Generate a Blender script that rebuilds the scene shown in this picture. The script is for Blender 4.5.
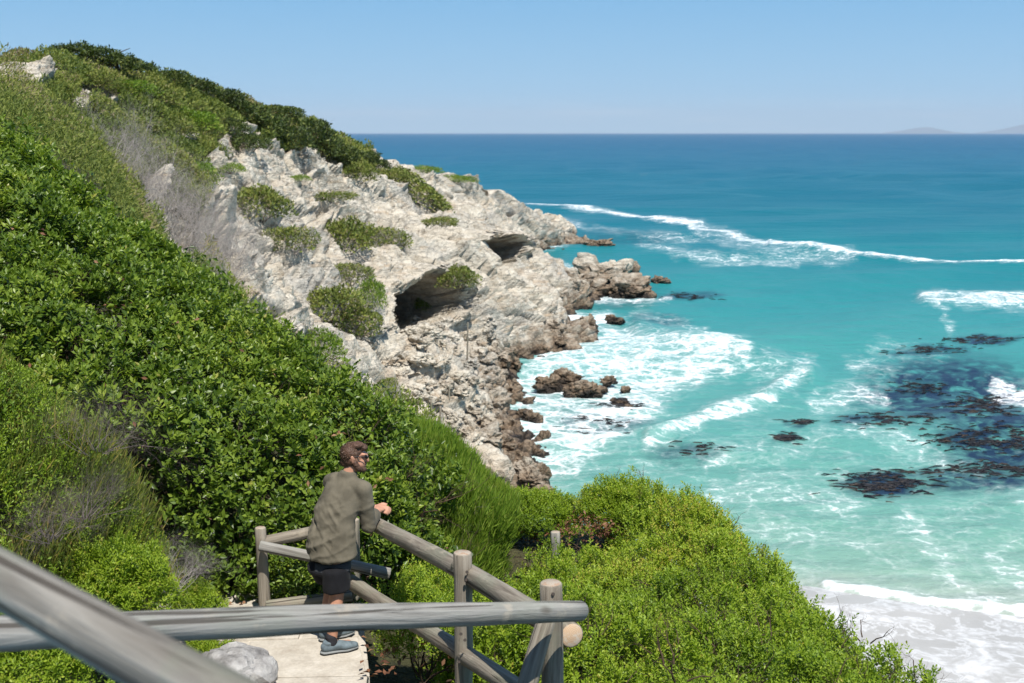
import bpy, bmesh, math, random
import numpy as np
from mathutils import Vector, Matrix
from mathutils.bvhtree import BVHTree

# ------------------------------------------------------------------ scene, camera, sky, sun, exposure
sc = bpy.context.scene
for o in list(bpy.data.objects):
    bpy.data.objects.remove(o)
COL = sc.collection
F = 1138.0                                   # focal length in pixels of a 1024 wide frame
TP = 208.5 / F
PITCH = math.atan(TP)
CP, SP = math.cos(PITCH), math.sin(PITCH)
EYE = 20.0                                   # metres above the sea

cam = bpy.data.cameras.new("camera")
cam.lens = 36.0 * F / 1024.0
cam.sensor_width = 36.0
cam.clip_start = 0.1
cam.clip_end = 400000
cam.dof.use_dof = True
cam.dof.focus_distance = 9.0
cam.dof.aperture_fstop = 4.0
cam_o = bpy.data.objects.new("camera", cam)
cam_o.location = (0, 0, EYE)
cam_o.rotation_euler = (math.pi / 2 - PITCH, 0, 0)
COL.objects.link(cam_o)
sc.camera = cam_o

SUN_EL, SUN_AZ = math.radians(62), math.radians(160)     # azimuth clockwise from +Y
world = bpy.data.worlds.new("World")
sc.world = world
world.use_nodes = True
wn = world.node_tree.nodes
sky = wn.new("ShaderNodeTexSky")
sky.sky_type = 'NISHITA'
sky.sun_disc = False
sky.sun_elevation = SUN_EL
sky.sun_rotation = SUN_AZ
sky.altitude = 0
sky.air_density = 1.0
sky.dust_density = 0.0
sky.ozone_density = 4.0
wl = world.node_tree.links
tcw = wn.new("ShaderNodeTexCoord"); sepw = wn.new("ShaderNodeSeparateXYZ")
wl.new(tcw.outputs["Generated"], sepw.inputs[0])
hz = wn.new("ShaderNodeValToRGB")                      # whitish blue sea air low in the sky, by elevation
hz.color_ramp.elements[0].position = 0.0; hz.color_ramp.elements[0].color = (3.3, 5.35, 6.9, 1)
hz.color_ramp.elements[1].position = 0.13; hz.color_ramp.elements[1].color = (1.45, 3.65, 6.2, 1)
e = hz.color_ramp.elements.new(0.035); e.color = (2.55, 4.75, 6.75, 1)
hf_ = wn.new("ShaderNodeMapRange"); hf_.inputs["From Min"].default_value = 0.12; hf_.inputs["From Max"].default_value = 0.6
hf_.inputs["To Min"].default_value = 1.0; hf_.inputs["To Max"].default_value = 0.0
wl.new(sepw.outputs[2], hz.inputs[0]); wl.new(sepw.outputs[2], hf_.inputs["Value"])
mixw = wn.new("ShaderNodeMixRGB")
cm = wn.new("ShaderNodeMapping"); cm.inputs["Scale"].default_value = (9, 9, 90); wl.new(tcw.outputs["Generated"], cm.inputs[0])
cn = wn.new("ShaderNodeTexNoise"); cn.inputs["Scale"].default_value = 1.0; cn.inputs["Detail"].default_value = 6; wl.new(cm.outputs[0], cn.inputs["Vector"])
cr = wn.new("ShaderNodeMapRange"); cr.inputs["From Min"].default_value = .50; cr.inputs["From Max"].default_value = .75; wl.new(cn.outputs[0], cr.inputs["Value"])
cb = wn.new("ShaderNodeValToRGB")                      # a faint bank of distant cloud just above the horizon
for el_, (p_, v_) in zip((cb.color_ramp.elements[0], cb.color_ramp.elements[1]), ((0.0, .25), (.030, 0.0))):
    el_.position = p_; el_.color = (v_, v_, v_, 1)
e = cb.color_ramp.elements.new(.010); e.color = (.55, .55, .55, 1)
wl.new(sepw.outputs[2], cb.inputs[0])
cx_ = wn.new("ShaderNodeMath"); cx_.operation = 'MULTIPLY'; wl.new(cr.outputs[0], cx_.inputs[0]); wl.new(cb.outputs[0], cx_.inputs[1])
cmix = wn.new("ShaderNodeMixRGB"); cmix.inputs[2].default_value = (5.6, 6.4, 7.2, 1); wl.new(cx_.outputs[0], cmix.inputs[0]); wl.new(hz.outputs[0], cmix.inputs[1])
wl.new(hf_.outputs[0], mixw.inputs[0]); wl.new(sky.outputs[0], mixw.inputs[1]); wl.new(cmix.outputs[0], mixw.inputs[2])
wl.new(mixw.outputs[0], wn["Background"].inputs[0])
wn["Background"].inputs[1].default_value = 0.085

sun = bpy.data.lights.new("sun", 'SUN')
sun.energy = 4.4
sun.angle = math.radians(0.5)
sun.color = (1.0, 0.95, 0.87)
sun_o = bpy.data.objects.new("sun", sun)
sd = Vector((math.sin(SUN_AZ) * math.cos(SUN_EL), math.cos(SUN_AZ) * math.cos(SUN_EL), math.sin(SUN_EL)))
sun_o.rotation_euler = sd.to_track_quat('Z', 'Y').to_euler()
sun_o.location = (-20, -40, 80)
COL.objects.link(sun_o)

vs = sc.view_settings
vs.view_transform = 'Standard'
vs.look = 'None'
vs.gamma = 1.0
vs.use_curve_mapping = False
vs.exposure = 0.6
sc.cycles.use_denoising = True
sc.cycles.max_bounces = 6
sc.cycles.transparent_max_bounces = 8
sc.cycles.caustics_reflective = False
sc.cycles.caustics_refractive = False

RNG = np.random.default_rng(7)
random.seed(7)

# ------------------------------------------------------------------ geometry of the view (used to read distances off the photograph)
def slope(py):
    return (py - 341.5) / F * CP + SP

def W(px, py, D):
    """world point on the sight line of (px, py) at distance D along the viewing axis"""
    u = -(py - 341.5) / F * D
    return np.array([(px - 512) / F * D, D * CP + u * SP, EYE - D * slope(py)])

def XZD(X, z, D):
    u = (z - EYE + D * SP) / CP
    return np.stack(np.broadcast_arrays(X, D * CP + u * SP, z), -1).astype(float)

def project(P):
    P = np.asarray(P, float)
    y, z = P[..., 1], P[..., 2] - EYE
    D = y * CP - z * SP
    u = y * SP + z * CP
    D = np.where(np.abs(D) < 1e-6, 1e-6, D)
    return 512 + F * P[..., 0] / D, 341.5 - F * u / D, D

# ------------------------------------------------------------------ noise
def _h(ix, iy, iz, seed):
    h = (ix.astype(np.int64) * 374761393 + iy.astype(np.int64) * 668265263 + iz.astype(np.int64) * 1274126177 + seed * 974634777) & 0xffffffff
    h = ((h ^ (h >> 13)) * 1274126177) & 0xffffffff
    h = ((h ^ (h >> 16)) * 2246822519) & 0xffffffff
    h = h ^ (h >> 15)
    return (h & 0xffffff) / float(0xffffff)

def noise(P, scale=1.0, seed=0, octaves=1, rough=0.5):
    P = np.asarray(P, float) / scale
    out = np.zeros(P.shape[:-1]); amp = 1.0; tot = 0.0
    for o in range(octaves):
        i = np.floor(P); f = P - i; f = f * f * f * (f * (f * 6 - 15) + 10)
        i = i.astype(np.int64)
        ix, iy, iz = i[..., 0], i[..., 1], i[..., 2]
        v = 0
        for dx in (0, 1):
            wx = f[..., 0] if dx else 1 - f[..., 0]
            for dy in (0, 1):
                wy = f[..., 1] if dy else 1 - f[..., 1]
                for dz in (0, 1):
                    wz = f[..., 2] if dz else 1 - f[..., 2]
                    v = v + wx * wy * wz * _h(ix + dx, iy + dy, iz + dz, seed + 17 * o)
        out += amp * v; tot += amp; amp *= rough; P = P * 2.03 + 11.7
    return out / tot

def cells(P, scale=1.0, seed=0):
    """Voronoi: nearest distance, second minus first, random value of the nearest cell"""
    P = np.asarray(P, float) / scale
    i = np.floor(P).astype(np.int64)
    d1 = np.full(P.shape[:-1], 9.0); d2 = d1.copy(); val = np.zeros_like(d1)
    for dx in (-1, 0, 1):
        for dy in (-1, 0, 1):
            for dz in (-1, 0, 1):
                c = i + np.array([dx, dy, dz])
                j = np.stack([_h(c[..., 0], c[..., 1], c[..., 2], seed + k) for k in (1, 2, 3)], -1)
                d = np.linalg.norm(c + j - P, axis=-1)
                r = _h(c[..., 0], c[..., 1], c[..., 2], seed + 9)
                near = d < d1
                d2 = np.where(near, d1, np.minimum(d2, d))
                val = np.where(near, r, val)
                d1 = np.where(near, d, d1)
    return d1, d2 - d1, val

def sstep(a, b, x):
    t = np.clip((x - a) / (b - a), 0, 1)
    return t * t * (3 - 2 * t)

def in_poly(px, py, poly):
    inside = np.zeros(px.shape, bool)
    n = len(poly)
    for k in range(n):
        x1, y1 = poly[k]; x2, y2 = poly[(k + 1) % n]
        c = ((y1 > py) != (y2 > py)) & (px < (x2 - x1) * (py - y1) / (y2 - y1 + 1e-12) + x1)
        inside ^= c
    return inside

def dist_line(px, py, pts):
    d = np.full(px.shape, 1e9)
    for (x1, y1), (x2, y2) in zip(pts[:-1], pts[1:]):
        vx, vy = x2 - x1, y2 - y1
        t = np.clip(((px - x1) * vx + (py - y1) * vy) / (vx * vx + vy * vy + 1e-9), 0, 1)
        d = np.minimum(d, np.hypot(px - x1 - t * vx, py - y1 - t * vy))
    return d

# ------------------------------------------------------------------ mesh helpers
def mesh(name, V, faces, mats=None, smooth=False, attrs=None, mat_idx=None):
    """V (N,3); faces: array (M,3|4) or list of such arrays"""
    me = bpy.data.meshes.new(name)
    V = np.ascontiguousarray(V, dtype=np.float32)
    fl = faces if isinstance(faces, list) else [faces]
    fl = [np.asarray(f, dtype=np.int32) for f in fl if len(f)]
    loops = np.concatenate([f.ravel() for f in fl])
    tot = np.concatenate([np.full(len(f), f.shape[1], np.int32) for f in fl])
    start = np.concatenate([[0], np.cumsum(tot)[:-1]]).astype(np.int32)
    me.vertices.add(len(V)); me.vertices.foreach_set("co", V.ravel())
    me.loops.add(len(loops)); me.loops.foreach_set("vertex_index", loops)
    me.polygons.add(len(tot)); me.polygons.foreach_set("loop_start", start); me.polygons.foreach_set("loop_total", tot)
    if smooth is not False:
        me.polygons.foreach_set("use_smooth", np.full(len(tot), True))
    for m in (mats if isinstance(mats, (list, tuple)) else [mats] if mats else []):
        me.materials.append(m)
    if mat_idx is not None:
        me.polygons.foreach_set("material_index", np.asarray(mat_idx, np.int32))
    me.update(calc_edges=True)
    for k, a in (attrs or {}).items():
        a = np.asarray(a, np.float32)
        if a.ndim == 1:
            at = me.attributes.new(k, 'FLOAT', 'POINT'); at.data.foreach_set("value", a)
        else:
            at = me.attributes.new(k, 'FLOAT_COLOR', 'POINT')
            at.data.foreach_set("color", np.concatenate([a[:, :3], np.ones((len(a), 1))], 1).astype(np.float32).ravel())
    return me

def link(name, data, parent=None, label=None, cat=None, group=None, kind=None, loc=None):
    o = bpy.data.objects.new(name, data)
    COL.objects.link(o)
    if parent: o.parent = parent
    if loc is not None: o.location = loc
    if label: o["label"] = label
    if cat: o["category"] = cat
    if group: o["group"] = group
    if kind: o["kind"] = kind
    return o

def thing(name, label, cat, loc=(0, 0, 0), group=None):
    o = link(name, None, None, label, cat, group, None, loc)
    o.empty_display_size = 0.2
    return o

def copy_tree(o, label=None):
    c = o.copy(); COL.objects.link(c)
    if label: c["label"] = label
    for ch in o.children:
        d = ch.copy(); COL.objects.link(d); d.parent = c
    return c

def grid_faces(nr, nc):
    i = np.arange(nr - 1)[:, None] * nc + np.arange(nc - 1)[None, :]
    return np.stack([i, i + 1, i + nc + 1, i + nc], -1).reshape(-1, 4)

def unit(v):
    return v / (np.linalg.norm(v, axis=-1, keepdims=True) + 1e-9)

def leaf_mesh(name, P, axis, nrm, length, width, tone, mat, fold=0.35, blunt=0.55, bend=0.0, origin=None):
    """folded diamond leaves: P base, axis = direction to the tip, nrm = upper side"""
    n = len(P)
    axis = unit(axis); side = unit(np.cross(axis, nrm)); nrm = np.cross(side, axis)
    L = np.broadcast_to(np.asarray(length, float), (n,))[:, None]; Wd = np.broadcast_to(np.asarray(width, float), (n,))[:, None]
    b = P; t = P + axis * L - nrm * L * bend
    m = P + axis * L * blunt
    r = m + side * Wd * .5 + nrm * Wd * fold; l = m - side * Wd * .5 + nrm * Wd * fold
    V = np.stack([b, r, t, l], 1).reshape(-1, 3)
    if origin is not None: V = V - np.asarray(origin)
    k = np.arange(n)[:, None] * 4
    T = np.concatenate([k + [0, 1, 2], k + [0, 2, 3]], 1).reshape(-1, 3)
    return mesh(name, V, T, mat, attrs={"tone": np.repeat(tone, 4)})

def rand_dirs(n, up=0.0):
    v = RNG.normal(size=(n, 3)); v = unit(v)
    v[:, 2] += up
    return unit(v)

def tubes(segs, sides=4):
    """segs: (N,8) p0 p1 r0 r1 -> V, quads"""
    S = np.asarray(segs, float)
    p0, p1, r0, r1 = S[:, :3], S[:, 3:6], S[:, 6:7], S[:, 7:8]
    a = unit(p1 - p0)
    ref = np.where(np.abs(a[:, 2:3]) < .9, np.array([[0, 0, 1.]]), np.array([[1., 0, 0]]))
    u = unit(np.cross(a, ref)); v = np.cross(a, u)
    V = []
    for r, p in ((r0, p0), (r1, p1)):
        for k in range(sides):
            th = 2 * math.pi * k / sides
            V.append(p + r * (u * math.cos(th) + v * math.sin(th)))
    V = np.stack(V, 1).reshape(-1, 3)
    b = np.arange(len(S))[:, None] * (2 * sides)
    Q = []
    for k in range(sides):
        k2 = (k + 1) % sides
        Q.append(np.concatenate([b + k, b + k2, b + sides + k2, b + sides + k], 1))
    return V, np.stack(Q, 1).reshape(-1, 4)

def branch_segs(rng, n_main, length, r, levels=3, spread=0.7, base=(0, 0, 0), base_r=0.1, kids=3, up=0.6, wig=0.25, nseg=3):
    segs = []
    def grow(p, d, L, rad, lev):
        for s in range(nseg):
            d2 = d + rng.normal(size=3) * wig; d2[2] += 0.06; d2 /= np.linalg.norm(d2)
            q = p + d2 * L / nseg
            r2 = rad * .78
            segs.append((*p, *q, rad, r2))
            if lev > 0 and s > 0 or (lev > 0 and nseg == 1):
                for k in range(kids if s == nseg - 1 else max(1, kids - 1)):
                    e = d2 + rng.normal(size=3) * spread; e /= np.linalg.norm(e)
                    grow(q, e, L * rng.uniform(.45, .75), r2 * .62, lev - 1)
            p, d, rad = q, d2, r2
    for k in range(n_main):
        th = rng.uniform(0, 2 * math.pi)
        d = np.array([math.cos(th) * spread, math.sin(th) * spread, up * rng.uniform(.6, 1.4)]); d /= np.linalg.norm(d)
        p = np.array(base) + np.array([math.cos(th), math.sin(th), 0]) * base_r * rng.random()
        grow(p, d, length * rng.uniform(.6, 1.1), r, levels)
    return np.array(segs)

# ------------------------------------------------------------------ materials
class NT:
    def __init__(s, name):
        s.m = bpy.data.materials.new(name); s.m.use_nodes = True
        s.t = s.m.node_tree; s.b = s.t.nodes["Principled BSDF"]; s.out = s.t.nodes["Material Output"]
    def n(s, typ, **kw):
        nd = s.t.nodes.new("ShaderNode" + typ)
        for k, v in kw.items():
            if k.startswith("i_"):
                key = k[2:]
                nd.inputs[int(key) if key.isdigit() else key].default_value = v
            else: setattr(nd, k, v)
        return nd
    def l(s, a, b):
        a = a.outputs[0] if hasattr(a, "outputs") else a
        s.t.links.new(a, b)
    def attr(s, name, out="Fac"):
        return s.n("Attribute", attribute_name=name).outputs[out]
    def ramp(s, src, stops, interp='LINEAR'):
        r = s.n("ValToRGB"); r.color_ramp.interpolation = interp
        e = r.color_ramp.elements
        while len(e) < len(stops): e.new(0.5)
        for el, (p, c) in zip(e, stops):
            el.position = p; el.color = (*c, 1) if len(c) == 3 else c
        s.l(src, r.inputs[0]); return r.outputs[0]
    def g(s, src, lo, hi, interp='LINEAR'):
        m = s.n("MapRange", interpolation_type=interp); m.inputs["From Min"].default_value = lo; m.inputs["From Max"].default_value = hi
        s.l(src, m.inputs["Value"]); return m.outputs[0]
    def mix(s, f, a, b, typ='MIX'):
        m = s.n("MixRGB", blend_type=typ)
        for v, i in ((f, 0), (a, 1), (b, 2)):
            if isinstance(v, (int, float)): m.inputs[i].default_value = v
            elif isinstance(v, tuple): m.inputs[i].default_value = (*v, 1)
            else: s.l(v, m.inputs[i])
        return m.outputs[0]
    def math(s, op, a, b=0.0, clamp=False):
        m = s.n("Math", operation=op, use_clamp=clamp)
        for v, i in ((a, 0), (b, 1)):
            if isinstance(v, (int, float)): m.inputs[i].default_value = v
            else: s.l(v, m.inputs[i])
        return m.outputs[0]
    def pos(s, scale=(1, 1, 1), rot=(0, 0, 0), obj=False):
        src = s.n("TexCoord").outputs["Object"] if obj else s.n("NewGeometry").outputs["Position"]
        mp = s.n("Mapping"); mp.inputs["Scale"].default_value = scale; mp.inputs["Rotation"].default_value = rot
        s.l(src, mp.inputs[0]); return mp.outputs[0]
    def noise(s, vec, scale, detail=4, rough=.55, dist=0.0, out=0):
        n = s.n("TexNoise"); n.inputs["Scale"].default_value = scale; n.inputs["Detail"].default_value = detail
        n.inputs["Roughness"].default_value = rough; n.inputs["Distortion"].default_value = dist
        s.l(vec, n.inputs["Vector"]); return n.outputs[out]
    def voro(s, vec, scale, feature='F1', out=0):
        n = s.n("TexVoronoi", feature=feature); n.inputs["Scale"].default_value = scale
        s.l(vec, n.inputs["Vector"]); return n.outputs[out]
    def bump(s, h, strength, dist, prev=None):
        b = s.n("Bump"); b.inputs["Strength"].default_value = strength; b.inputs["Distance"].default_value = dist
        s.l(h, b.inputs["Height"])
        if prev is not None: s.l(prev, b.inputs["Normal"])
        return b.outputs[0]
    def set(s, **kw):
        for k, v in kw.items():
            key = {"col": "Base Color", "rough": "Roughness", "spec": "Specular IOR Level", "nrm": "Normal", "metal": "Metallic"}[k]
            if isinstance(v, (int, float)): s.b.inputs[key].default_value = v
            elif isinstance(v, tuple): s.b.inputs[key].default_value = (*v, 1)
            else: s.l(v, s.b.inputs[key])
        return s

def leaf_mat(name, stops, rough=.5, spec=.4, trans=.3):
    t = NT(name)
    c = t.ramp(t.attr("tone"), stops)
    t.set(col=c, rough=rough, spec=spec)
    tr = t.n("BsdfTranslucent")
    t.l(t.mix(1.0, c, (1.5, 1.6, .7), 'MULTIPLY'), tr.inputs[0])
    ms = t.n("MixShader"); ms.inputs[0].default_value = trans
    t.l(t.b, ms.inputs[1]); t.l(tr, ms.inputs[2]); t.l(ms, t.out.inputs[0])
    return t.m

def plain(name, col, rough=.8, spec=.3, var=.25, scale=6, bump=0.0):
    t = NT(name)
    n = t.noise(t.pos(obj=True), scale, 5, .6)
    c = t.mix(t.g(n, .3, .7), tuple(x * (1 - var) for x in col), tuple(min(1, x * (1 + var)) for x in col))
    t.set(col=c, rough=rough, spec=spec)
    if bump: t.set(nrm=t.bump(n, .6, bump))
    return t.m

def rock_mat(name, sea_rock=False):
    t = NT(name)
    p = t.pos()
    big = t.noise(p, .12, 5, .6); mid = t.noise(p, .7, 6, .65); fine = t.noise(p, 4.0, 5, .65)
    bed = t.pos(scale=(.25, .12, 1.3), rot=(0.05, .42, 0))
    strat = t.noise(bed, 1.6, 5, .6)
    pale = t.ramp(mid, [(.28, (0.287, 0.250, 0.199)), (.42, (0.504, 0.450, 0.361)), (.58, (0.630, 0.575, 0.477)), (.78, (0.710, 0.666, 0.577))])
    grey = t.ramp(fine, [(.3, (0.308, 0.292, 0.258)), (.7, (0.550, 0.518, 0.453))])
    c = t.mix(t.g(big, .53, .70), pale, grey)
    c = t.mix(t.math('MULTIPLY', t.g(strat, .56, .66), .6), c, (.42, .31, .20))
    c = t.mix(t.math('MULTIPLY', t.g(t.noise(p, 1.7, 6, .7), .62, .72), .5), c, (.19, .175, .155))
    bl = t.pos(scale=(.22, .14, 1.5), rot=(0.1, .35, 0))
    seam = t.g(t.math('ABSOLUTE', t.math('SUBTRACT', t.noise(bl, 1.5, 6, .68, .5), .5)), .014, .003)
    c = t.mix(t.math('MULTIPLY', seam, .6), c, (.12, .10, .08))
    c = t.mix(t.math('MULTIPLY', t.g(t.noise(p, .33, 5, .7), .55, .66), .55), c, (.47, .385, .29))
    # brown weed and wet band along the tide line
    z = t.n("SeparateXYZ"); t.l(t.n("NewGeometry").outputs["Position"], z.inputs[0])
    zz = t.math('ADD', z.outputs[2], t.math('MULTIPLY', t.math('SUBTRACT', mid, .5), 5.0))
    brown = t.ramp(fine, [(.28, (.06, .042, .028)), (.48, (.19, .135, .088)), (.72, (.36, .27, .185))])
    hi, lo = (.6, 2.6) if not sea_rock else (.9, 3.6)
    c = t.mix(t.math('SUBTRACT', 1.0, t.g(zz, hi, lo)), c, brown)
    c = t.mix(t.math('SUBTRACT', 1.0, t.g(zz, .0, .7)), c, (.028, .021, .016))
    rough = t.g(zz, .0, 1.2); rough = t.math('ADD', t.math('MULTIPLY', rough, .5), .4)
    if not sea_rock:
        soil = t.ramp(mid, [(.3, (.035, .036, .014)), (.6, (.075, .072, .03)), (.8, (.14, .12, .07))])
        c = t.mix(t.attr("veg"), c, soil)
    t.set(col=c, rough=rough, spec=.3)
    b = t.bump(mid, .9, .7)
    b = t.bump(t.voro(t.pos(scale=(.5, .4, 1.1), rot=(.1, .35, 0)), 1.1, 'DISTANCE_TO_EDGE'), .25, .3, b)
    b = t.bump(t.math('SUBTRACT', 1.0, seam), .6, .3, b)
    b = t.bump(fine, .9, .22, b)
    t.set(nrm=b)
    return t.m

M = {}
M["rock"] = rock_mat("cliff_rock")
t = NT("wet_sand")
p2 = t.pos(scale=(1, 1, 0))
dn = t.noise(p2, .42, 6, .6, .5); dm = t.noise(p2, 1.3, 5, .6, 1.0)
sand_c = t.ramp(t.noise(p2, .16, 4, .5), [(.3, (.33, .32, .30)), (.7, (.40, .39, .37))])
film = t.math('MULTIPLY', t.g(t.math('ABSOLUTE', t.math('SUBTRACT', dn, .5)), .035, .0, 'SMOOTHSTEP'), .38)
film = t.math('MAXIMUM', film, t.math('MULTIPLY', t.g(t.math('ADD', dn, t.math('MULTIPLY', dm, .25)), .62, .80, 'SMOOTHSTEP'), .55))
film = t.math('ADD', film, t.math('MULTIPLY', t.g(dm, .4, .7), .06), True)
t.set(col=t.mix(t.math('MULTIPLY', film, t.attr("wash"), True), sand_c, (.80, .81, .82)), rough=.42, spec=.3, nrm=t.bump(dn, .1, .1))
M["sand"] = t.m
M["sea_rock"] = rock_mat("sea_rock", True)

# ------------------------------------------------------------------ terrain: cross sections at set distances, joined into one sheet
def sec_px(D, ridge, inner, wl, left_drop=2.0):
    """a cross section read off the photograph: ridge, points down the slope, waterline (px at z=0)"""
    pts = []
    r = W(*ridge, D); w = (wl - 512) / F * D
    pts.append((r[0] - 120, r[2] - left_drop)); pts.append((r[0], r[2]))
    xs = np.linspace(0, 1, 7)[1:-1]
    for t, k in zip(xs, inner):
        pts.append((r[0] + (w - r[0]) * t, r[2] * (1 - t) + k))
    pts.append((w, 0.0)); pts.append((w + 4, -2.2)); pts.append((w + 40, -4.0))
    return D, pts

SEC = [
    (2.0, [(-60, 24), (-12, 21.7), (-5, 20), (-2.5, 18.6), (-1.2, 18.1), (1.0, 17.9), (3.0, 16.6), (6, 13), (14, 5), (60, 2.5)]),
    (5.0, [(-60, 24), (-12, 21.5), (-6, 19.9), (-3.2, 18.0), (-2.0, 16.9), (0.5, 16.2), (3.0, 15.2), (5, 12.5), (13, 4.5), (60, 2.4)]),
    (7.2, [(-60, 24), (-12, 21.5), (-5.6, 19.0), (-3.6, 17.1), (-2.5, 16.1), (-0.8, 15.9), (3.0, 15.1), (4.6, 12.6), (12, 4), (60, 2.2)]),
    (8.3, [(-60, 24), (-12, 21.4), (-5.4, 18.8), (-3.5, 16.6), (-2.7, 16.0), (-0.9, 15.85), (2.7, 15.1), (4.2, 12.8), (12, 3.8), (60, 2.2)]),
    (10.0, [(-60, 24), (-12, 21.4), (-6, 18.9), (-4.2, 17.0), (-3.0, 15.9), (-0.8, 15.4), (2.5, 14.9), (4.0, 12.9), (11, 3.5), (60, 2.1)]),
    (13.0, [(-60, 24.3), (-12, 22.0), (-8, 19.9), (-4.7, 17.7), (-3.1, 16.7), (-1.2, 15.15), (1.8, 14.95), (3.2, 13.2), (10.5, 3.0), (60, 2)]),
    (15.5, [(-60, 24.5), (-13, 22.0), (-9, 20.3), (-5.8, 17.6), (-3.6, 15.5), (-1.0, 15.0), (1.2, 14.75), (2.6, 12.8), (10, 2.8), (60, 1.9)]),
    (20.0, [(-80, 25), (-15, 22.3), (-10, 20.8), (-7.2, 18.7), (-5, 15.8), (-3, 13.4), (1.5, 9.8), (5, 6.5), (10, 2.3), (60, 1.7)]),
    (30.0, [(-100, 25), (-18, 21.6), (-14, 20.4), (-10.9, 18.6), (-9.3, 16.1), (-7.0, 13.6), (-2, 8.8), (6, 2.4), (12, 1.5), (70, 1.2)]),
    (42.0, [(-110, 21.5), (-22, 21.9), (-18.9, 21.1), (-16.7, 20.0), (-14.1, 17.4), (-11.5, 14.5), (-6.5, 9.4), (3, 1.4), (12, .75), (70, .35)]),
    (48.0, [(-115, 21.5), (-22.8, 21.9), (-20.6, 21.1), (-17.8, 19.7), (-15.2, 16.9), (-12.2, 13.6), (-7.5, 9.0), (2.5, 1.1), (20, .08), (70, -1.4)]),
    (50.6, [(-120, 21.5), (-23.2, 22.0), (-21.4, 21.2), (-18.3, 19.6), (-15.6, 16.8), (-12.5, 13.6), (-7.5, 8.4), (2, .9), (14, .05), (60, -2.6)]),
    (54.0, [(-120, 21.5), (-24.0, 22.3), (-21.5, 21.2), (-18, 19.1), (-15, 16.4), (-12, 13.5), (-7, 8.2), (1.4, .6), (9, -.6), (50, -3.4)]),
    (58.0, [(-120, 21.5), (-25.0, 22.8), (-21.5, 21.3), (-18, 18.9), (-15, 16.2), (-11.5, 12.9), (-6.5, 7.6), (1.2, .0), (6, -1.6), (45, -4)]),
    sec_px(66, (30, 63), [.3, .1, -.4, .0, .0], 522),
    sec_px(75, (92, 68), [.3, .0, -.6, .2, .4], 523),
    sec_px(82, (130, 70), [.3, -.2, -.8, .4, .5], 511),
    sec_px(90, (172, 80), [.3, -.5, -.8, .3, .5], 498),
    sec_px(97, (200, 90), [.2, -.8, -.5, .6, .6], 498),
    sec_px(104, (228, 101), [.2, -1, -.2, 1.0, .8], 542),
    sec_px(111, (256, 112), [.1, -1, .0, 1.2, .8], 588),
    sec_px(120, (302, 124), [.1, -.7, .3, 1.2, .6], 566),
    sec_px(127, (322, 132), [.1, -.4, .5, 1.3, .9], 540),
    sec_px(134, (338, 142), [.1, -.3, .6, 1.3, 1.1], 578),
    sec_px(142, (355, 150), [.1, -.1, .6, 1.2, 1.1], 590),
    sec_px(152, (382, 158), [.2, .2, .6, .9, .6], 566),
    sec_px(165, (420, 168), [.3, .5, .8, .9, .5], 549),
    sec_px(178, (452, 175), [.3, .6, 1.0, 1.1, .6], 540),
    sec_px(190, (478, 184), [.3, .6, 1.0, 1.1, .8], 536),
    sec_px(203, (505, 199), [.3, .6, .8, .8, .6], 562),
    sec_px(216, (522, 212), [.3, .6, .8, .8, .6], 577),
    (228, [(-135, -1), (-12, 1.5), (-8, 1.6), (-4, 1.2), (0, .6), (4, .2), (8, -.4), (11, -1.5), (15, -3), (60, -5)]),
    (250, [(-150, -5), (-14, -4), (-8, -4), (-4, -4), (0, -4), (4, -4), (8, -4), (11, -4), (15, -4), (60, -6)]),
]
SD = np.array([s[0] for s in SEC]); SX = np.array([[p[0] for p in s[1]] for s in SEC]); SZ = np.array([[p[1] for p in s[1]] for s in SEC])

def section(D):
    return (np.array([np.interp(D, SD, SX[:, k]) for k in range(10)]), np.array([np.interp(D, SD, SZ[:, k]) for k in range(10)]))

def ground_z(X, D):
    xs, zs = section(D)
    return float(np.interp(X, xs, zs))

def ground(X, D):
    return XZD(X, ground_z(X, D), D)

Drows = np.concatenate([np.geomspace(2, 46, 140, endpoint=False), np.linspace(46, 226, 620), np.linspace(228, 250, 8)])
sidx = np.concatenate([np.linspace(0, 1, 10, endpoint=False), np.linspace(1, 7, 460, endpoint=False), np.linspace(7, 8, 40, endpoint=False), np.linspace(8, 9, 30)])
TX = np.empty((len(Drows), len(sidx))); TZ = TX.copy()
for r, D in enumerate(Drows):
    xs, zs = section(D)
    TX[r] = np.interp(sidx, np.arange(10), xs); TZ[r] = np.interp(sidx, np.arange(10), zs)
TD = np.broadcast_to(Drows[:, None], TX.shape)
TP0 = XZD(TX, TZ, TD)
tpx, tpy, _ = project(TP0)

ROCK_POLY = [(226, 128), (264, 150), (285, 154), (313, 146), (335, 163), (370, 178), (372, 148), (400, 155), (480, 175), (530, 200), (590, 236), (760, 250), (760, 520), (500, 520),
             (430, 440), (340, 385), (230, 300), (172, 262), (172, 236), (200, 232), (206, 200), (203, 166)]
jx = (noise(TP0, 5, 51, 3) - .5) * 26; jy = (noise(TP0, 5, 52, 3) - .5) * 22
rock = in_poly(tpx + jx, tpy + jy, ROCK_POLY) & (TD > 47)
for (cx, cy, rx, ry) in ((18, 84, 34, 11), (98, 100, 22, 9), (148, 205, 12, 22), (178, 246, 20, 30), (165, 228, 14, 14), (80, 96, 6, 3), (180, 143, 14, 4)):
    rock |= ((((tpx + jx * .4 - cx) / rx) ** 2 + ((tpy + jy * .4 - cy) / ry) ** 2) < 1) & (TD > 18)
rockf = rock.astype(float)
SLOPE_IDX = np.broadcast_to(sidx[None, :], TX.shape)
sand = ((sstep(6.6, 7.05, SLOPE_IDX) * (TD < 57.0)) * (TD > 25)).astype(float)
sand = np.maximum(sand, (SLOPE_IDX > 7) * (TD < 60) * 1.0)
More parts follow.
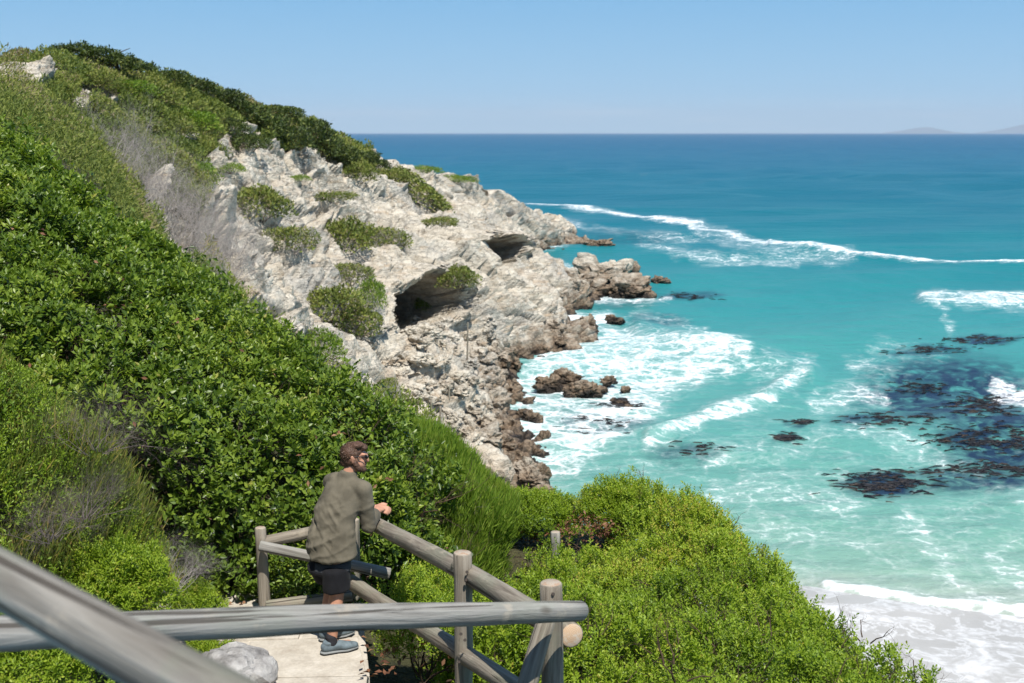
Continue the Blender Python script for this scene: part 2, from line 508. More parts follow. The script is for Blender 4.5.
rockf = np.where((TD > 56) & (SLOPE_IDX > 6.0), 1.0, rockf)
veg = np.clip(1 - rockf - sand, 0, 1)
veg = np.where(TD > 222, 0, veg)

# surface normals of the smooth sheet
def sheet_normals(P):
    du = np.gradient(P, axis=0); dv = np.gradient(P, axis=1)
    n = unit(np.cross(dv, du)); n[n[..., 2] < 0] *= -1
    return n
TN = sheet_normals(TP0)
bed_n = np.array([.34, .10, .93]); bed_n /= np.linalg.norm(bed_n)
wob = noise(TP0, 14, 3, 3) * 5.0
t = TP0 @ bed_n + wob
def ledges(t, th, P, seed):
    u = t / th
    fr = u - np.floor(u)
    k = np.floor(u).astype(np.int64)
    amp = .4 + 1.2 * _h(k, k * 0, k * 0, seed)
    return (np.where(fr < .82, fr / .82, (1 - fr) / .18) - .5) * amp
b1 = unit(np.cross(bed_n, np.array([.25, 1, 0])) * 1.0); b2 = np.cross(bed_n, b1)
BP = np.stack([TP0 @ b1, TP0 @ b2, t], -1)                    # coordinates along and across the beds
BP[..., :2] += (noise(TP0, 3, 14, 2)[..., None] - .5) * 1.6
disp = (noise(TP0, 12, 5, 4) - .5) * 3.4
lm = sstep(.35, .62, noise(TP0, 9, 8, 3))                     # where the beds stand out as slabs
disp += ledges(t, 2.1, TP0, 4) * 1.75 * (.2 + lm)
disp += ledges(t + 3.3 + 1.2 * noise(TP0, 4, 15, 2), .62, TP0, 6) * .36 * (.4 + lm)
d1, e1, v1 = cells(BP / np.array([4.6, 3.4, 1.25]), 1.0, 21)
disp += (v1 - .5) * .95 - .42 * np.exp(-e1 / .05)
d2, e2, v2 = cells(BP / np.array([1.7, 1.3, .55]), 1.0, 31)
disp += (v2 - .5) * .24 - .10 * np.exp(-e2 / .07)
disp += (noise(TP0, 1.6, 41, 4, .6) - .5) * .45
d3, e3, v3 = cells(BP / np.array([.75, .6, .26]), 1.0, 37)
disp += (v3 - .5) * .14 - .05 * np.exp(-e3 / .08)
rsm = rockf * sstep(46, 52, TD) * sstep(8.8, 7.2, SLOPE_IDX)
disp_v = (noise(TP0, 5, 61, 3) - .5) * .9 * sstep(16, 30, TD) * (1 - sand) * sstep(9, 7.5, SLOPE_IDX)
TP1 = TP0 + TN * (disp * rsm + disp_v * (1 - rsm))[..., None]
TP1[..., 2] += sand * (noise(TP0, 6, 62, 2) - .5) * .12
low = (TP1[..., 2] < -.5) & (TD > 62) & (SLOPE_IDX < 6.6) & (TD < 224)
TP1[..., 2] = np.where(low, -.5 + .2 * (TP1[..., 2] + .5), TP1[..., 2])

# two sea caves pushed into the cliff
def cave(px, py, D, wpx, hpx, depth, direction, tilt=0.0):
    global TP1
    c = W(px, py, D)
    P = TP1
    qx, qy, qd = project(P)
    near = np.abs(TD - D) < 40
    ex = (qx - px); ey = (qy - py)
    ca, sa = math.cos(tilt), math.sin(tilt)
    a = (ex * ca + ey * sa) / wpx; b = (-ex * sa + ey * ca) / hpx
    jig = (noise(P, 2.2, 71, 3) - .5) * .75
    r = (np.abs(a) ** 2.6 + np.abs(b) ** 2.6) ** (1 / 2.6) + jig
    k = np.where(near, np.clip(1 - r, 0, 1), 0)
    d = np.array(direction, float); d /= np.linalg.norm(d)
    brow = np.where(near & (b < .1), np.clip(1 - np.abs(r - 1.22) / .34, 0, 1) * np.clip(.1 - b, 0, 1), 0)
    TP1 = TP1 + (brow ** .8)[..., None] * np.array([1.0, -.75, .15]) * depth * .16
    TP1 = TP1 + (depth * np.clip(k * 4.5, 0, 1) ** .7)[..., None] * d + (k > 0)[..., None] * unit(TN + d) * ((noise(P, 1.4, 72, 3) - .5) * 1.6 * np.clip(k * 4, 0, 1))[..., None]
cave(421, 306, 108, 25, 29, 13.0, (-.62, .74, -.26), .55)
cave(489, 254, 152, 27, 15, 16.0, (-.60, .76, -.22), .05)

wx, wy, _ = project(TP1)
wash = sand * sstep(560, 600, wy) * 1.0 * sstep(22, 36, TD)
terrain_me = mesh("terrain", TP1.reshape(-1, 3), grid_faces(*TX.shape)[:, ::-1], [M["rock"], M["sand"]], smooth=True, mat_idx=(sand[:-1, :-1] > .5).astype(int).ravel(),
                  attrs={"veg": veg.ravel(), "sand": sand.ravel(), "wash": wash.ravel()})
terrain = link("terrain", terrain_me, kind="structure")
try:
    terrain_me.set_sharp_from_angle(angle=math.radians(38))
except Exception:
    pass
BVH = BVHTree.FromPolygons([tuple(v) for v in TP1.reshape(-1, 3)], [tuple(f) for f in grid_faces(*TX.shape)])

def hit(px, py):
    """where the sight line of a pixel meets the terrain"""
    p = Vector(W(px, py, 10.0)) - Vector((0, 0, EYE))
    h = BVH.ray_cast(Vector((0, 0, EYE)) + p.normalized() * 5, p.normalized())
    return h[0], h[1]

def drop(x, y, z0=60):
    h = BVH.ray_cast(Vector((x, y, z0)), Vector((0, 0, -1)))
    return h[0]

# ------------------------------------------------------------------ sea
ys = np.concatenate([133.0 + np.geomspace(.02, 2.0, 14), np.linspace(135.2, 150, 26), np.linspace(150.6, 640, 330), np.linspace(645, 760, 12)])
xs = np.concatenate([np.linspace(-900, 300, 24, endpoint=False), np.linspace(300, 470, 20, endpoint=False), np.linspace(470, 1050, 300), np.linspace(1056, 2600, 40)])
PX, PY = np.meshgrid(xs, ys)
SDp = EYE / slope(PY)
SP0 = XZD((PX - 512) / F * SDp, np.zeros_like(SDp), SDp)

FOAM = [
    ([(500, 203), (545, 207), (600, 212), (650, 219), (701, 224)], 1.5, .86),
    ([(640, 218), (676, 222), (702, 224)], 1.6, .85),
    ([(690, 226), (720, 233), (770, 243)], 2.4, .8), ([(770, 244), (830, 252), (900, 260), (960, 265), (1100, 270)], 1.6, .92),
    ([(730, 242), (790, 251), (850, 256)], 7, .5),
    ([(560, 222), (620, 232), (692, 240)], 4, .55), ([(640, 244), (720, 260), (800, 263)], 5, .55), ([(700, 230), (760, 250), (830, 258)], 8, .5),
    ([(925, 297), (975, 300), (1100, 302)], 8, .72), ([(926, 297), (944, 312), (952, 332)], 4, .5),
    ([(650, 444), (690, 428), (720, 411), (760, 401), (790, 380), (806, 367)], 9, .66), ([(664, 440), (700, 422), (750, 403), (775, 397)], 5, .82),
    ([(540, 262), (590, 269)], 4, .6), ([(590, 297), (640, 299), (668, 298)], 4, .65), ([(538, 316), (575, 319), (610, 317)], 7, .9), ([(530, 251), (572, 244)], 3, .6),
    ([(640, 315), (680, 322), (700, 330)], 6, .55), ([(690, 350), (730, 352), (745, 358)], 9, .8),
    ([(820, 402), (860, 390), (885, 396)], 12, .62), ([(855, 365), (905, 377)], 9, .52), ([(1000, 388), (1050, 402)], 16, .8),
    ([(850, 430), (930, 455), (1000, 490), (1050, 515)], 8, .58), ([(900, 440), (960, 470), (1040, 500)], 12, .42),
    ([(720, 490), (780, 490), (850, 507)], 13, .5), ([(740, 480), (800, 470), (850, 476)], 8, .42), ([(690, 520), (722, 500)], 5, .6),
    ([(905, 520), (930, 545), (960, 578)], 13, .52), ([(920, 530), (935, 548)], 8, .62), ([(990, 555), (1040, 590)], 12, .5),
    ([(826, 587), (870, 593), (930, 603), (980, 608), (1060, 613), (1400, 640)], 5.5, 1.0), ([(840, 585), (930, 598), (1040, 606)], 9, .5),
    ([(760, 370), (800, 372)], 12, .45), ([(700, 460), (760, 452), (830, 440)], 10, .38), ([(750, 520), (850, 540), (900, 560)], 14, .36),
    ([(880, 350), (940, 362)], 10, .4), ([(640, 175), (646, 175)], 2, .2),
]
BLOB = [([(505, 372), (540, 345), (575, 328), (610, 322), (690, 340), (742, 348), (735, 372), (690, 386), (668, 398), (655, 425), (610, 446), (575, 478), (528, 480), (512, 440), (496, 402)], .74)]
foam = np.zeros_like(PX)
wj = np.stack([PX / 14, PY / 5, PX * 0], -1)
jxx = (noise(wj, 1, 81, 3) - .5) * 16; jyy = (noise(wj, 1, 82, 3) - .5) * 9
for pts, w, s in FOAM:
    k = .2 if w < 4 else 1
    d = dist_line(PX + jxx * k, PY + jyy * k, pts)
    foam = np.maximum(foam, s * np.clip(1.35 - .75 * d / w, 0, 1))
for poly, s in BLOB:
    ins = in_poly(PX + jxx, PY + jyy, poly)
    d = dist_line(PX + jxx, PY + jyy, poly + poly[:1])
    foam = np.maximum(foam, np.where(ins, np.minimum(s, .4 + d / 28), np.clip(.4 - d / 40, 0, 1)))
foam = foam * np.where((PY > 136), 1, 0)
# thin broken foam in the whole surf zone
foam = np.maximum(foam, .22 * sstep(330, 470, PY) * (.6 + noise(wj, 3, 85, 2)) * sstep(640, 600, PY))

foam *= 1.0
KELP = [(886, 482, 52, 16, 1.0), (797, 427, 15, 5, .7), (785, 441, 14, 5, .8), (955, 394, 115, 44, .95), (1005, 440, 80, 40, 1.0), (985, 342, 40, 6, .9), (930, 352, 50, 6, .8),
        (870, 424, 48, 10, .8), (690, 296, 40, 5, .7), (622, 405, 42, 8, .6), (600, 425, 60, 14, .65), (685, 455, 44, 10, .6), (560, 410, 40, 20, .2), (620, 238, 60, 10, .35), (660, 318, 34, 8, .5),
        (620, 296, 60, 12, .35), (975, 478, 90, 16, .8), (990, 410, 60, 30, .5)]
kelp = np.zeros_like(PX)
for cx, cy, rx, ry, s in KELP:
    r = np.hypot((PX + jxx * .8 - cx) / rx, (PY + jyy * .7 - cy) / ry)
    kelp = np.maximum(kelp, s * sstep(1.15, .45, r))
kelp *= (.55 + .9 * noise(np.stack([PX / 9, PY / 3.2, PX * 0], -1), 1, 86, 3))

stops = [(133, (.003, .062, .140)), (150, (.002, .078, .148)), (175, (.001, .098, .152)), (205, (.001, .105, .150)), (250, (.006, .150, .175)), (300, (.022, .200, .208)),
         (350, (.045, .235, .225)), (430, (.085, .270, .240)), (520, (.135, .300, .245)), (570, (.19, .325, .262)), (592, (.28, .345, .29)), (640, (.33, .35, .31))]
yy = PY + (noise(np.stack([PX / 90, PY / 14, PX * 0], -1), 1, 88, 3) - .5) * 30 * sstep(138, 215, PY) - (PX - 700) * .03 * sstep(200, 330, PY)
wcol = np.stack([np.interp(yy, [s[0] for s in stops], [s[1][k] for s in stops]) for k in range(3)], -1)

foam = np.where(foam < .6, foam * (1 - .75 * np.clip(kelp, 0, 1)), foam)
# swell and breaking crests as real relief
Xs, Ys = SP0[..., 0], SP0[..., 1]
fade = sstep(1500, 300, SDp)
ph = noise(SP0, 90, 91, 2) * 9
swell = .32 * np.sin(Ys * .17 + Xs * .03 + ph) + .2 * np.sin(Ys * .31 - Xs * .07 + ph * 1.7)
swell *= fade * sstep(50, 95, SDp)
far = 1.3 * np.sin(Ys * .07 + ph * 2.0 + Xs * .004) * sstep(200, 500, SDp) * sstep(6000, 1500, SDp)
crest = np.zeros_like(PX)
for pts, h, w in (([(500, 203), (600, 212), (701, 223)], .55, 3), ([(770, 243), (830, 252), (900, 260), (960, 265), (1100, 270)], .8, 3.2), ([(650, 440), (720, 409), (760, 398), (806, 366)], .45, 7),
                  ([(640, 330), (700, 345), (770, 362), (810, 372)], .7, 10), ([(826, 587), (930, 603), (1060, 613)], .16, 6), ([(925, 295), (1100, 300)], .5, 7)):
    crest = np.maximum(crest, h * np.exp(-(dist_line(PX, PY, pts) / w) ** 2))
chop = (noise(SP0, 2.4, 93, 3) - .5) * .28 * sstep(400, 120, SDp) * sstep(47, 60, SDp)
SP1 = SP0.copy()
SP1[..., 2] = swell + far + crest + chop * (1 + 1.2 * foam)

t = NT("sea_water")
p2 = t.pos(scale=(1, 1, 0))
wc = t.attr("water_colour", "Color")
kd = t.noise(p2, .55, 5, .65, .8)
kf = t.math('MULTIPLY', t.attr("kelp"), t.g(kd, .30, .50), True)
c = t.mix(kf, wc, (.010, .026, .055))
fa = t.attr("foam")
n1 = t.noise(t.pos(scale=(.55, 1, 0)), .38, 8, .68, 1.2)
n2 = t.noise(t.pos(scale=(.8, 1, 0)), 1.9, 6, .7, .6)
wv = t.n("VectorMath", operation='ADD'); t.l(p2, wv.inputs[0])
wn_ = t.n("VectorMath", operation='SCALE'); t.l(t.noise(p2, .35, 4, .6, 0, 1), wn_.inputs[0]); wn_.inputs["Scale"].default_value = 3.2
t.l(wn_, wv.inputs[1])
l1 = t.g(t.voro(wv.outputs[0], .42, 'DISTANCE_TO_EDGE'), .13, .0, 'SMOOTHSTEP')
l2 = t.g(t.voro(wv.outputs[0], 1.25, 'DISTANCE_TO_EDGE'), .16, .0, 'SMOOTHSTEP')
n3 = t.noise(p2, 5.5, 4, .7)
tex = t.math('ADD', t.math('ADD', t.math('MULTIPLY', n1, .50), t.math('MULTIPLY', n2, .30)), t.math('MULTIPLY', n3, .20))
lace = t.math('ADD', t.math('MULTIPLY', l1, .16), t.math('MULTIPLY', l2, .13))
val = t.math('ADD', t.math('MULTIPLY', fa, .70), t.math('MULTIPLY', t.math('SUBTRACT', tex, .5), 1.75))
val = t.math('ADD', val, t.math('MULTIPLY', t.math('SUBTRACT', lace, .10), t.g(fa, .03, .25)))
val = t.math('MULTIPLY', val, t.g(fa, .02, .12))
fm = t.g(val, .33, .74)
fm2 = t.math('MULTIPLY', t.g(val, .12, .5), .20)
fm = t.math('MAXIMUM', fm, fm2)
c = t.mix(fm, c, (.84, .86, .87))
t.set(col=c, spec=.12)
t.l(t.math('ADD', t.math('MULTIPLY', fm, .5), .34), t.b.inputs["Roughness"])
w1 = t.noise(t.pos(scale=(.5, 1, 0)), .22, 6, .62)
w2 = t.noise(t.pos(scale=(.7, 1, 0)), 1.1, 5, .6)
w3 = t.noise(t.pos(scale=(.35, 1, 0)), .03, 5, .65)
b = t.bump(w3, .5, 5.0)
b = t.bump(w1, .6, 1.0, b)
b = t.bump(w2, .45, .25, b)
b = t.bump(tex, .3, .3, b)
t.set(nrm=b)
M["sea"] = t.m
link("sea_water", mesh("sea_water", SP1.reshape(-1, 3), grid_faces(*PX.shape)[:, ::-1], M["sea"], smooth=True,
                       attrs={"foam": foam.ravel(), "kelp": kelp.ravel(), "water_colour": wcol.reshape(-1, 3)}), kind="structure")

# ------------------------------------------------------------------ foliage materials
M["glossy"] = leaf_mat("glossy_leaf", [(0, (0.030, 0.058, 0.010)), (.35, (0.086, 0.144, 0.017)), (.7, (0.178, 0.250, 0.028)), (.93, (0.276, 0.333, 0.050)), (1, (0.345, 0.270, 0.090))], .40, .38, .25)
M["lime"] = leaf_mat("lime_leaf", [(0, (0.046, 0.086, 0.010)), (.3, (0.131, 0.209, 0.014)), (.65, (0.234, 0.330, 0.024)), (.95, (0.353, 0.418, 0.045)), (1, (0.410, 0.209, 0.080))], .5, .35, .3)
M["needle"] = leaf_mat("needle_leaf", [(0, (.045, .092, .010)), (.4, (.115, .195, .018)), (.8, (.195, .285, .032)), (1, (.28, .32, .06))], .55, .3, .3)
M["reed"] = leaf_mat("reed_blade", [(0, (.035, .055, .014)), (.4, (.105, .145, .026)), (.7, (.19, .22, .036)), (.9, (.29, .26, .055)), (1, (.36, .26, .10))], .55, .3, .25)
M["heath"] = leaf_mat("heath_leaf", [(0, (0.039, 0.048, 0.017)), (.3, (0.086, 0.121, 0.025)), (.6, (0.155, 0.193, 0.038)), (.85, (0.236, 0.247, 0.055)), (1, (0.253, 0.201, 0.126))], .6, .25, .2)
M["dark"] = leaf_mat("dark_leaf", [(0, (0.019, 0.032, 0.010)), (.45, (0.057, 0.084, 0.020)), (.8, (0.113, 0.149, 0.031)), (1, (0.194, 0.211, 0.058))], .55, .3, .2)
M["russet"] = leaf_mat("dry_leaf", [(0, (.06, .03, .02)), (.5, (.17, .075, .04)), (1, (.30, .17, .10))], .7, .2, .2)
M["twig_grey"] = plain("grey_twig", (.36, .325, .30), .85, .2, .3, 9)
M["twig_dark"] = plain("dark_twig", (.17, .14, .13), .85, .2, .35, 9)
M["twig_brown"] = plain("brown_stem", (.075, .05, .033), .85, .2, .35, 9)

def tone(n, P=None, scale=1.0, seed=0, amp=.5, mean=.5, jit=.22):
    v = mean + RNG.normal(size=n) * jit
    if P is not None: v = v + (noise(P, scale, seed, 3) - .5) * 2 * amp
    return np.clip(v, 0, .96)

# ------------------------------------------------------------------ a shrub shell: rows of (px, py, distance) from the foot up and over the top
def shell(rows, nr=60, nc=90):
    R = [[W(*p) for p in r] for r in rows]
    m = max(len(r) for r in R)
    A = np.array([[[np.interp(u, np.linspace(0, 1, len(r)), [p[k] for p in r]) for k in range(3)] for u in np.linspace(0, 1, nc)] for r in R])
    # smooth Catmull-like interpolation along the rows
    k = np.linspace(0, len(R) - 1, nr)
    i = np.clip(np.floor(k).astype(int), 0, len(R) - 2); f = (k - i)[:, None, None]
    g = lambda j: A[np.clip(j, 0, len(R) - 1)]
    p0, p1, p2, p3 = g(i - 1), g(i), g(i + 1), g(i + 2)
    return .5 * ((2 * p1) + (p2 - p0) * f + (2 * p0 - 5 * p1 + 4 * p2 - p3) * f ** 2 + (3 * p1 - p0 - 3 * p2 + p3) * f ** 3)

def sample(G, n, outward):
    """n points on a grid surface, by area, with normals turned towards outward"""
    a, b, c, d = G[:-1, :-1], G[:-1, 1:], G[1:, 1:], G[1:, :-1]
    N = np.cross(c - a, d - b); ar = np.linalg.norm(N, axis=-1).ravel()
    k = RNG.choice(len(ar), n, p=ar / ar.sum())
    u, v = RNG.random(n)[:, None], RNG.random(n)[:, None]
    A, B, C, D_ = (x.reshape(-1, 3)[k] for x in (a, b, c, d))
    P = (A * (1 - u) + B * u) * (1 - v) + (D_ * (1 - u) + C * u) * v
    N = unit(N.reshape(-1, 3)[k])
    s = np.sign((N * np.asarray(outward)).sum(-1)); s[s == 0] = 1
    return P, N * s[:, None]

def cover_leaves(name, G, n, outward, lump, lump_amp, depth, length, width, mat, parent=None, up=.5, rnd=.8, seed=0, tm=.5, ts=1.2, ta=.35, fold=.3, holes=.0, bend=.15, lift=.0, axis_up=0.0):
    P, N = sample(G, n, outward)
    h = (noise(P, lump, seed, 2) - .5) * 2 * lump_amp + (noise(P, lump * .4, seed + 5, 2) - .5) * lump_amp
    P = P + N * (h - depth * RNG.random(n) ** 1.6 + lift)[:, None]
    if holes > 0:
        keep = noise(P, lump * .8, seed + 9, 2) > holes - .12 * RNG.random(n)
        P, N = P[keep], N[keep]; n = len(P)
    nr = unit(N * .6 + np.array([0, 0, up]) + RNG.normal(size=(n, 3)) * rnd * .55)
    ax = unit(np.cross(nr, rand_dirs(n)) + N * .35 + np.array([0, 0, axis_up]))
    L = length * RNG.uniform(.6, 1.25, n)
    return link(name, leaf_mesh(name, P, ax, nr, L, L * width / length, tone(n, P, ts, seed + 3, ta, tm), mat, fold, bend=bend), parent)

def sprigs(name, P, N, n_leaf, stem, length, width, mat, parent=None, tm=.55, seed=0, ts=1.5, ta=.3, up=.7):
    """upright shoots carrying spirals of small leaves"""
    n = len(P)
    ax = unit(N * .4 + np.array([0, 0, up]) + RNG.normal(size=(n, 3)) * .33)
    u = unit(np.cross(ax, rand_dirs(n))); v = np.cross(ax, u)
    tb = tone(n, P, ts, seed, ta, tm, .12)
    PP, AX, NN, LL, TT = [], [], [], [], []
    for k in range(n_leaf):
        f = (k + .5) / n_leaf
        th = 2.4 * k + RNG.uniform(-.3, .3, n)
        rd = u * np.cos(th)[:, None] + v * np.sin(th)[:, None]
        p = P + ax * (stem * (f - .8))[..., None] if np.ndim(stem) else P + ax * stem * (f - .8)
        a = unit(rd * (1.15 - .75 * f) + ax * (.25 + .75 * f) + RNG.normal(size=(n, 3)) * .12)
        PP.append(p); AX.append(a); NN.append(unit(ax - a * (a * ax).sum(-1, keepdims=True) + .01)); LL.append(length * (1.1 - .45 * f) * RNG.uniform(.75, 1.2, n))
        TT.append(np.clip(tb + (f - .5) * .28 + RNG.normal(size=n) * .09, 0, .97))
    L = np.concatenate(LL)
    return link(name, leaf_mesh(name, np.concatenate(PP), np.concatenate(AX), np.concatenate(NN), L, L * width / length, np.concatenate(TT), mat, .18), parent)

def stems_on(name, pts, rng, mat, parent, n_main=3, length=.8, r=.012, levels=2, spread=.7):
    S = [branch_segs(rng, n_main, length, r, levels, spread, base=p, base_r=.1, kids=2) for p in pts]
    V, Q = tubes(np.concatenate(S), 4)
    return link(name, mesh(name, V, Q, mat), parent)

# ------------------------------------------------------------------ the glossy leaved thicket behind the path
rows = [
    [(-140, 640, 8.8), (60, 640, 9.2), (190, 604, 9.7), (255, 600, 9.95), (330, 610, 9.95), (400, 600, 10.3), (470, 590, 11.2)],
    [(-140, 520, 8.8), (50, 540, 9.1), (185, 560, 9.5), (255, 560, 9.75), (330, 560, 9.8), (400, 550, 10.1), (462, 560, 11.0)],
    [(-140, 380, 9.2), (40, 400, 9.5), (170, 440, 9.6), (255, 470, 9.8), (330, 480, 9.85), (395, 500, 10.2), (450, 530, 10.9)],
    [(-150, 210, 10.6), (30, 270, 10.6), (150, 330, 10.3), (245, 385, 10.3), (330, 425, 10.3), (392, 460, 10.6), (446, 505, 11.0)],
    [(-150, 110, 12.6), (20, 165, 12.2), (120, 245, 11.9), (235, 320, 11.6), (325, 385, 11.3), (392, 432, 11.2), (442, 488, 11.3)],
    [(-150, 60, 14.2), (5, 122, 13.6), (105, 215, 13.1), (232, 300, 12.6), (325, 372, 12.1), (396, 424, 11.7), (446, 482, 11.7)],
    [(-150, 130, 15.5), (5, 190, 14.8), (105, 270, 14.2), (232, 350, 13.7), (325, 420, 13.0), (400, 470, 12.6), (450, 520, 12.3)],
]
th = thing("glossy_thicket", "dense dark green glossy leaved thicket rising behind the man and the path", "thicket", W(250, 600, 10))
org = np.array(th.location)
def reparent(o, root):
    """keep world placement under a root that stands at its base"""
    o.parent = root; o.matrix_parent_inverse = Matrix.Translation(-root.location)
    return o
G = shell(rows)
G = G + (noise(G, 1.3, 101, 3) - .5)[..., None] * np.array([0, -.55, .35])
P, N = sample(G, 17500, (.2, -.75, .6))
k = noise(P, .75, 116, 3) > .34
P, N = P[k], N[k]
P = P + N * ((noise(P, .75, 111, 2) - .5) * .5 + (noise(P, .3, 112, 2) - .5) * .22 - .38 * RNG.random(len(P)) ** 1.8)[:, None]
reparent(sprigs("foliage", P, N, 7, .075, .082, .040, M["glossy"], None, .5, 113, .9, .30, .55), th)
o = cover_leaves("inner_leaves", G - np.array([0, -.16, .12]), 24000, (.2, -.75, .6), .75, .20, .5, .078, .040, M["glossy"], None, .55, .9, 111, .40, .9, .3, bend=.2)
reparent(o, th)
Gi = (G - np.array([0, -.75, .62]))[2:30, 4:80]
P, N = sample(Gi, 240, (.2, -.75, .6))
reparent(stems_on("branches", P, np.random.default_rng(3), M["twig_brown"], None, 2, .5, .010, 2), th)
P, N = sample(G[2:36], 160, (.2, -.75, .6))
k = noise(P, .6, 120, 2) > .54
P, N = P[k], N[k]
nr = unit(N + RNG.normal(size=P.shape) * .6)
reparent(link("dry_leaves", leaf_mesh("dry_leaves", P, unit(np.cross(nr, rand_dirs(len(P)))), nr, .06, .03, RNG.random(len(P)), M["russet"], .3)), th)

# soft needle leaved shrub on the slope just past the thicket
rows = [
    [(395, 600, 11.6), (440, 600, 11.8), (480, 590, 12.0), (500, 575, 12.6)],
    [(400, 530, 11.8), (445, 545, 12.0), (482, 545, 12.2), (512, 540, 12.8)],
    [(405, 460, 12.6), (445, 480, 12.5), (485, 500, 12.6), (520, 515, 13.0)],
    [(395, 418, 13.6), (432, 432, 13.6), (480, 468, 13.6), (520, 500, 13.8)],
    [(395, 440, 14.6), (432, 455, 14.6), (480, 490, 14.6), (520, 520, 14.6)],
]
th = thing("needle_shrub", "soft upright needle leaved shrub between the glossy thicket and the rocky shore", "shrub", W(460, 590, 12))
G = shell(rows, 40, 50)
P, N = sample(G, 60000, (.3, -.7, .6)); n = len(P)
P += N * ((noise(P, .6, 131, 3) - .5) * .5 - .35 * RNG.random(n))[:, None]
ax = unit(N * .35 + np.array([.08, .0, .95]) + RNG.normal(size=(n, 3)) * .28)
L = RNG.uniform(.07, .17, n)
reparent(link("foliage", leaf_mesh("foliage", P, ax, unit(RNG.normal(size=(n, 3))), L, .014, tone(n, P, .7, 133, .35, .62), M["needle"], .2, .4)), th)
P, N = sample(G[:20], 60, (.3, -.7, .6))
reparent(stems_on("branches", P - N * .6, np.random.default_rng(5), M["twig_dark"], None, 3, .4, .01, 2), th)

# ------------------------------------------------------------------ yellow-green ground shrubs on the seaward shelf
def shelf_height(x, d):
    P = np.stack([x, d, x * 0], -1)
    base = 15.98 - (d - 9) * (.03 + .112 * sstep(2.3, .6, x))
    base = base - .40 * sstep(1.0, -1.4, x)
    base = base - 1.15 * sstep(12.5, 12.9, d) * sstep(1.35, 1.0, x)
    calm = 1 - .55 * sstep(10.6, 11.6, d) * sstep(1.7, 1.2, x)
    return base + ((noise(P, 1.4, 141, 2) - .5) * .7 + (noise(P, .5, 142, 2) - .5) * .6 + (noise(P, .26, 144, 2) - .5) * .42) * calm
def shelf_edge(d):
    return np.interp(d, [7, 8.5, 11.5, 13, 14.2, 15.2], [3.25, 2.98, 2.50, 2.22, 1.62, 1.0])
nx, nd = 110, 110
uu, dd = np.meshgrid(np.linspace(0, 1, nx), np.linspace(6.2, 15.2, nd))
left = np.interp(dd, [6.2, 8.0, 8.8, 9.6, 10.4, 12, 13.5, 15.2], [-.55, -.82, -.98, -1.12, -1.2, -.65, -.45, -.35])
edge = shelf_edge(dd) + (noise(np.stack([dd, dd * 0, dd * 0], -1), .9, 143, 2) - .5) * .5
xx = left + (edge + .9 - left) * uu
hh = shelf_height(xx, dd)
ov = np.clip((xx - edge) / .9, 0, 1)
hh = hh - 1.7 * ov ** 1.4
hh = hh - .5 * sstep(.16, .0, uu)
hh = hh - 2.0 * sstep(14.3, 15.2, dd)
G = XZD(xx, hh, dd)
P, N = sample(G, 36000, (0, -.2, 1))
gap = noise(P, .55, 145, 3)
keep = gap > .41 - .06 * RNG.random(len(P))
P2, N2 = sample(G - np.array([0, 0, .30]), 7000, (0, -.2, 1))
P, N = np.concatenate([P[keep], P2]), np.concatenate([N[keep], N2])
P = P + N * (-.22 * RNG.random(len(P)) ** 1.5 + .11 * (RNG.random(len(P)) ** 5))[:, None]
sprigs("shelf_shrub_cover", P, N, 10, .10, .044, .022, M["lime"], None, .60, 150, 1.0, .34)
bpy.data.objects["shelf_shrub_cover"]["kind"] = "stuff"
bpy.data.objects["shelf_shrub_cover"]["label"] = "low yellow green shrub cover spread over the seaward shelf"
P, N = sample(G, 500, (0, -.2, 1))
o = stems_on("undergrowth_twigs", P - N * .35, np.random.default_rng(8), M["twig_brown"], None, 3, .26, .007, 2)
o["kind"] = "stuff"; o["label"] = "thin brown stems under the yellow green shrub cover"

# taller bushes at the back of the shelf, bare brown underneath
def dome_points(n, rx, ry, rz, seed, lump=.28, shell_t=.35, flat=0.0):
    d = rand_dirs(n, .15); d[:, 2] = np.where(d[:, 2] < -.25, -d[:, 2], d[:, 2])
    r = 1 - lump + 2 * lump * noise(d * 1.0 + seed * 3.1, .55, seed, 2) + .5 * lump * (noise(d + seed, .2, seed + 1, 2) - .5)
    r = r * (1 - shell_t * RNG.random(n) ** 1.8)
    return d * r[:, None] * np.array([rx, ry, rz]), d

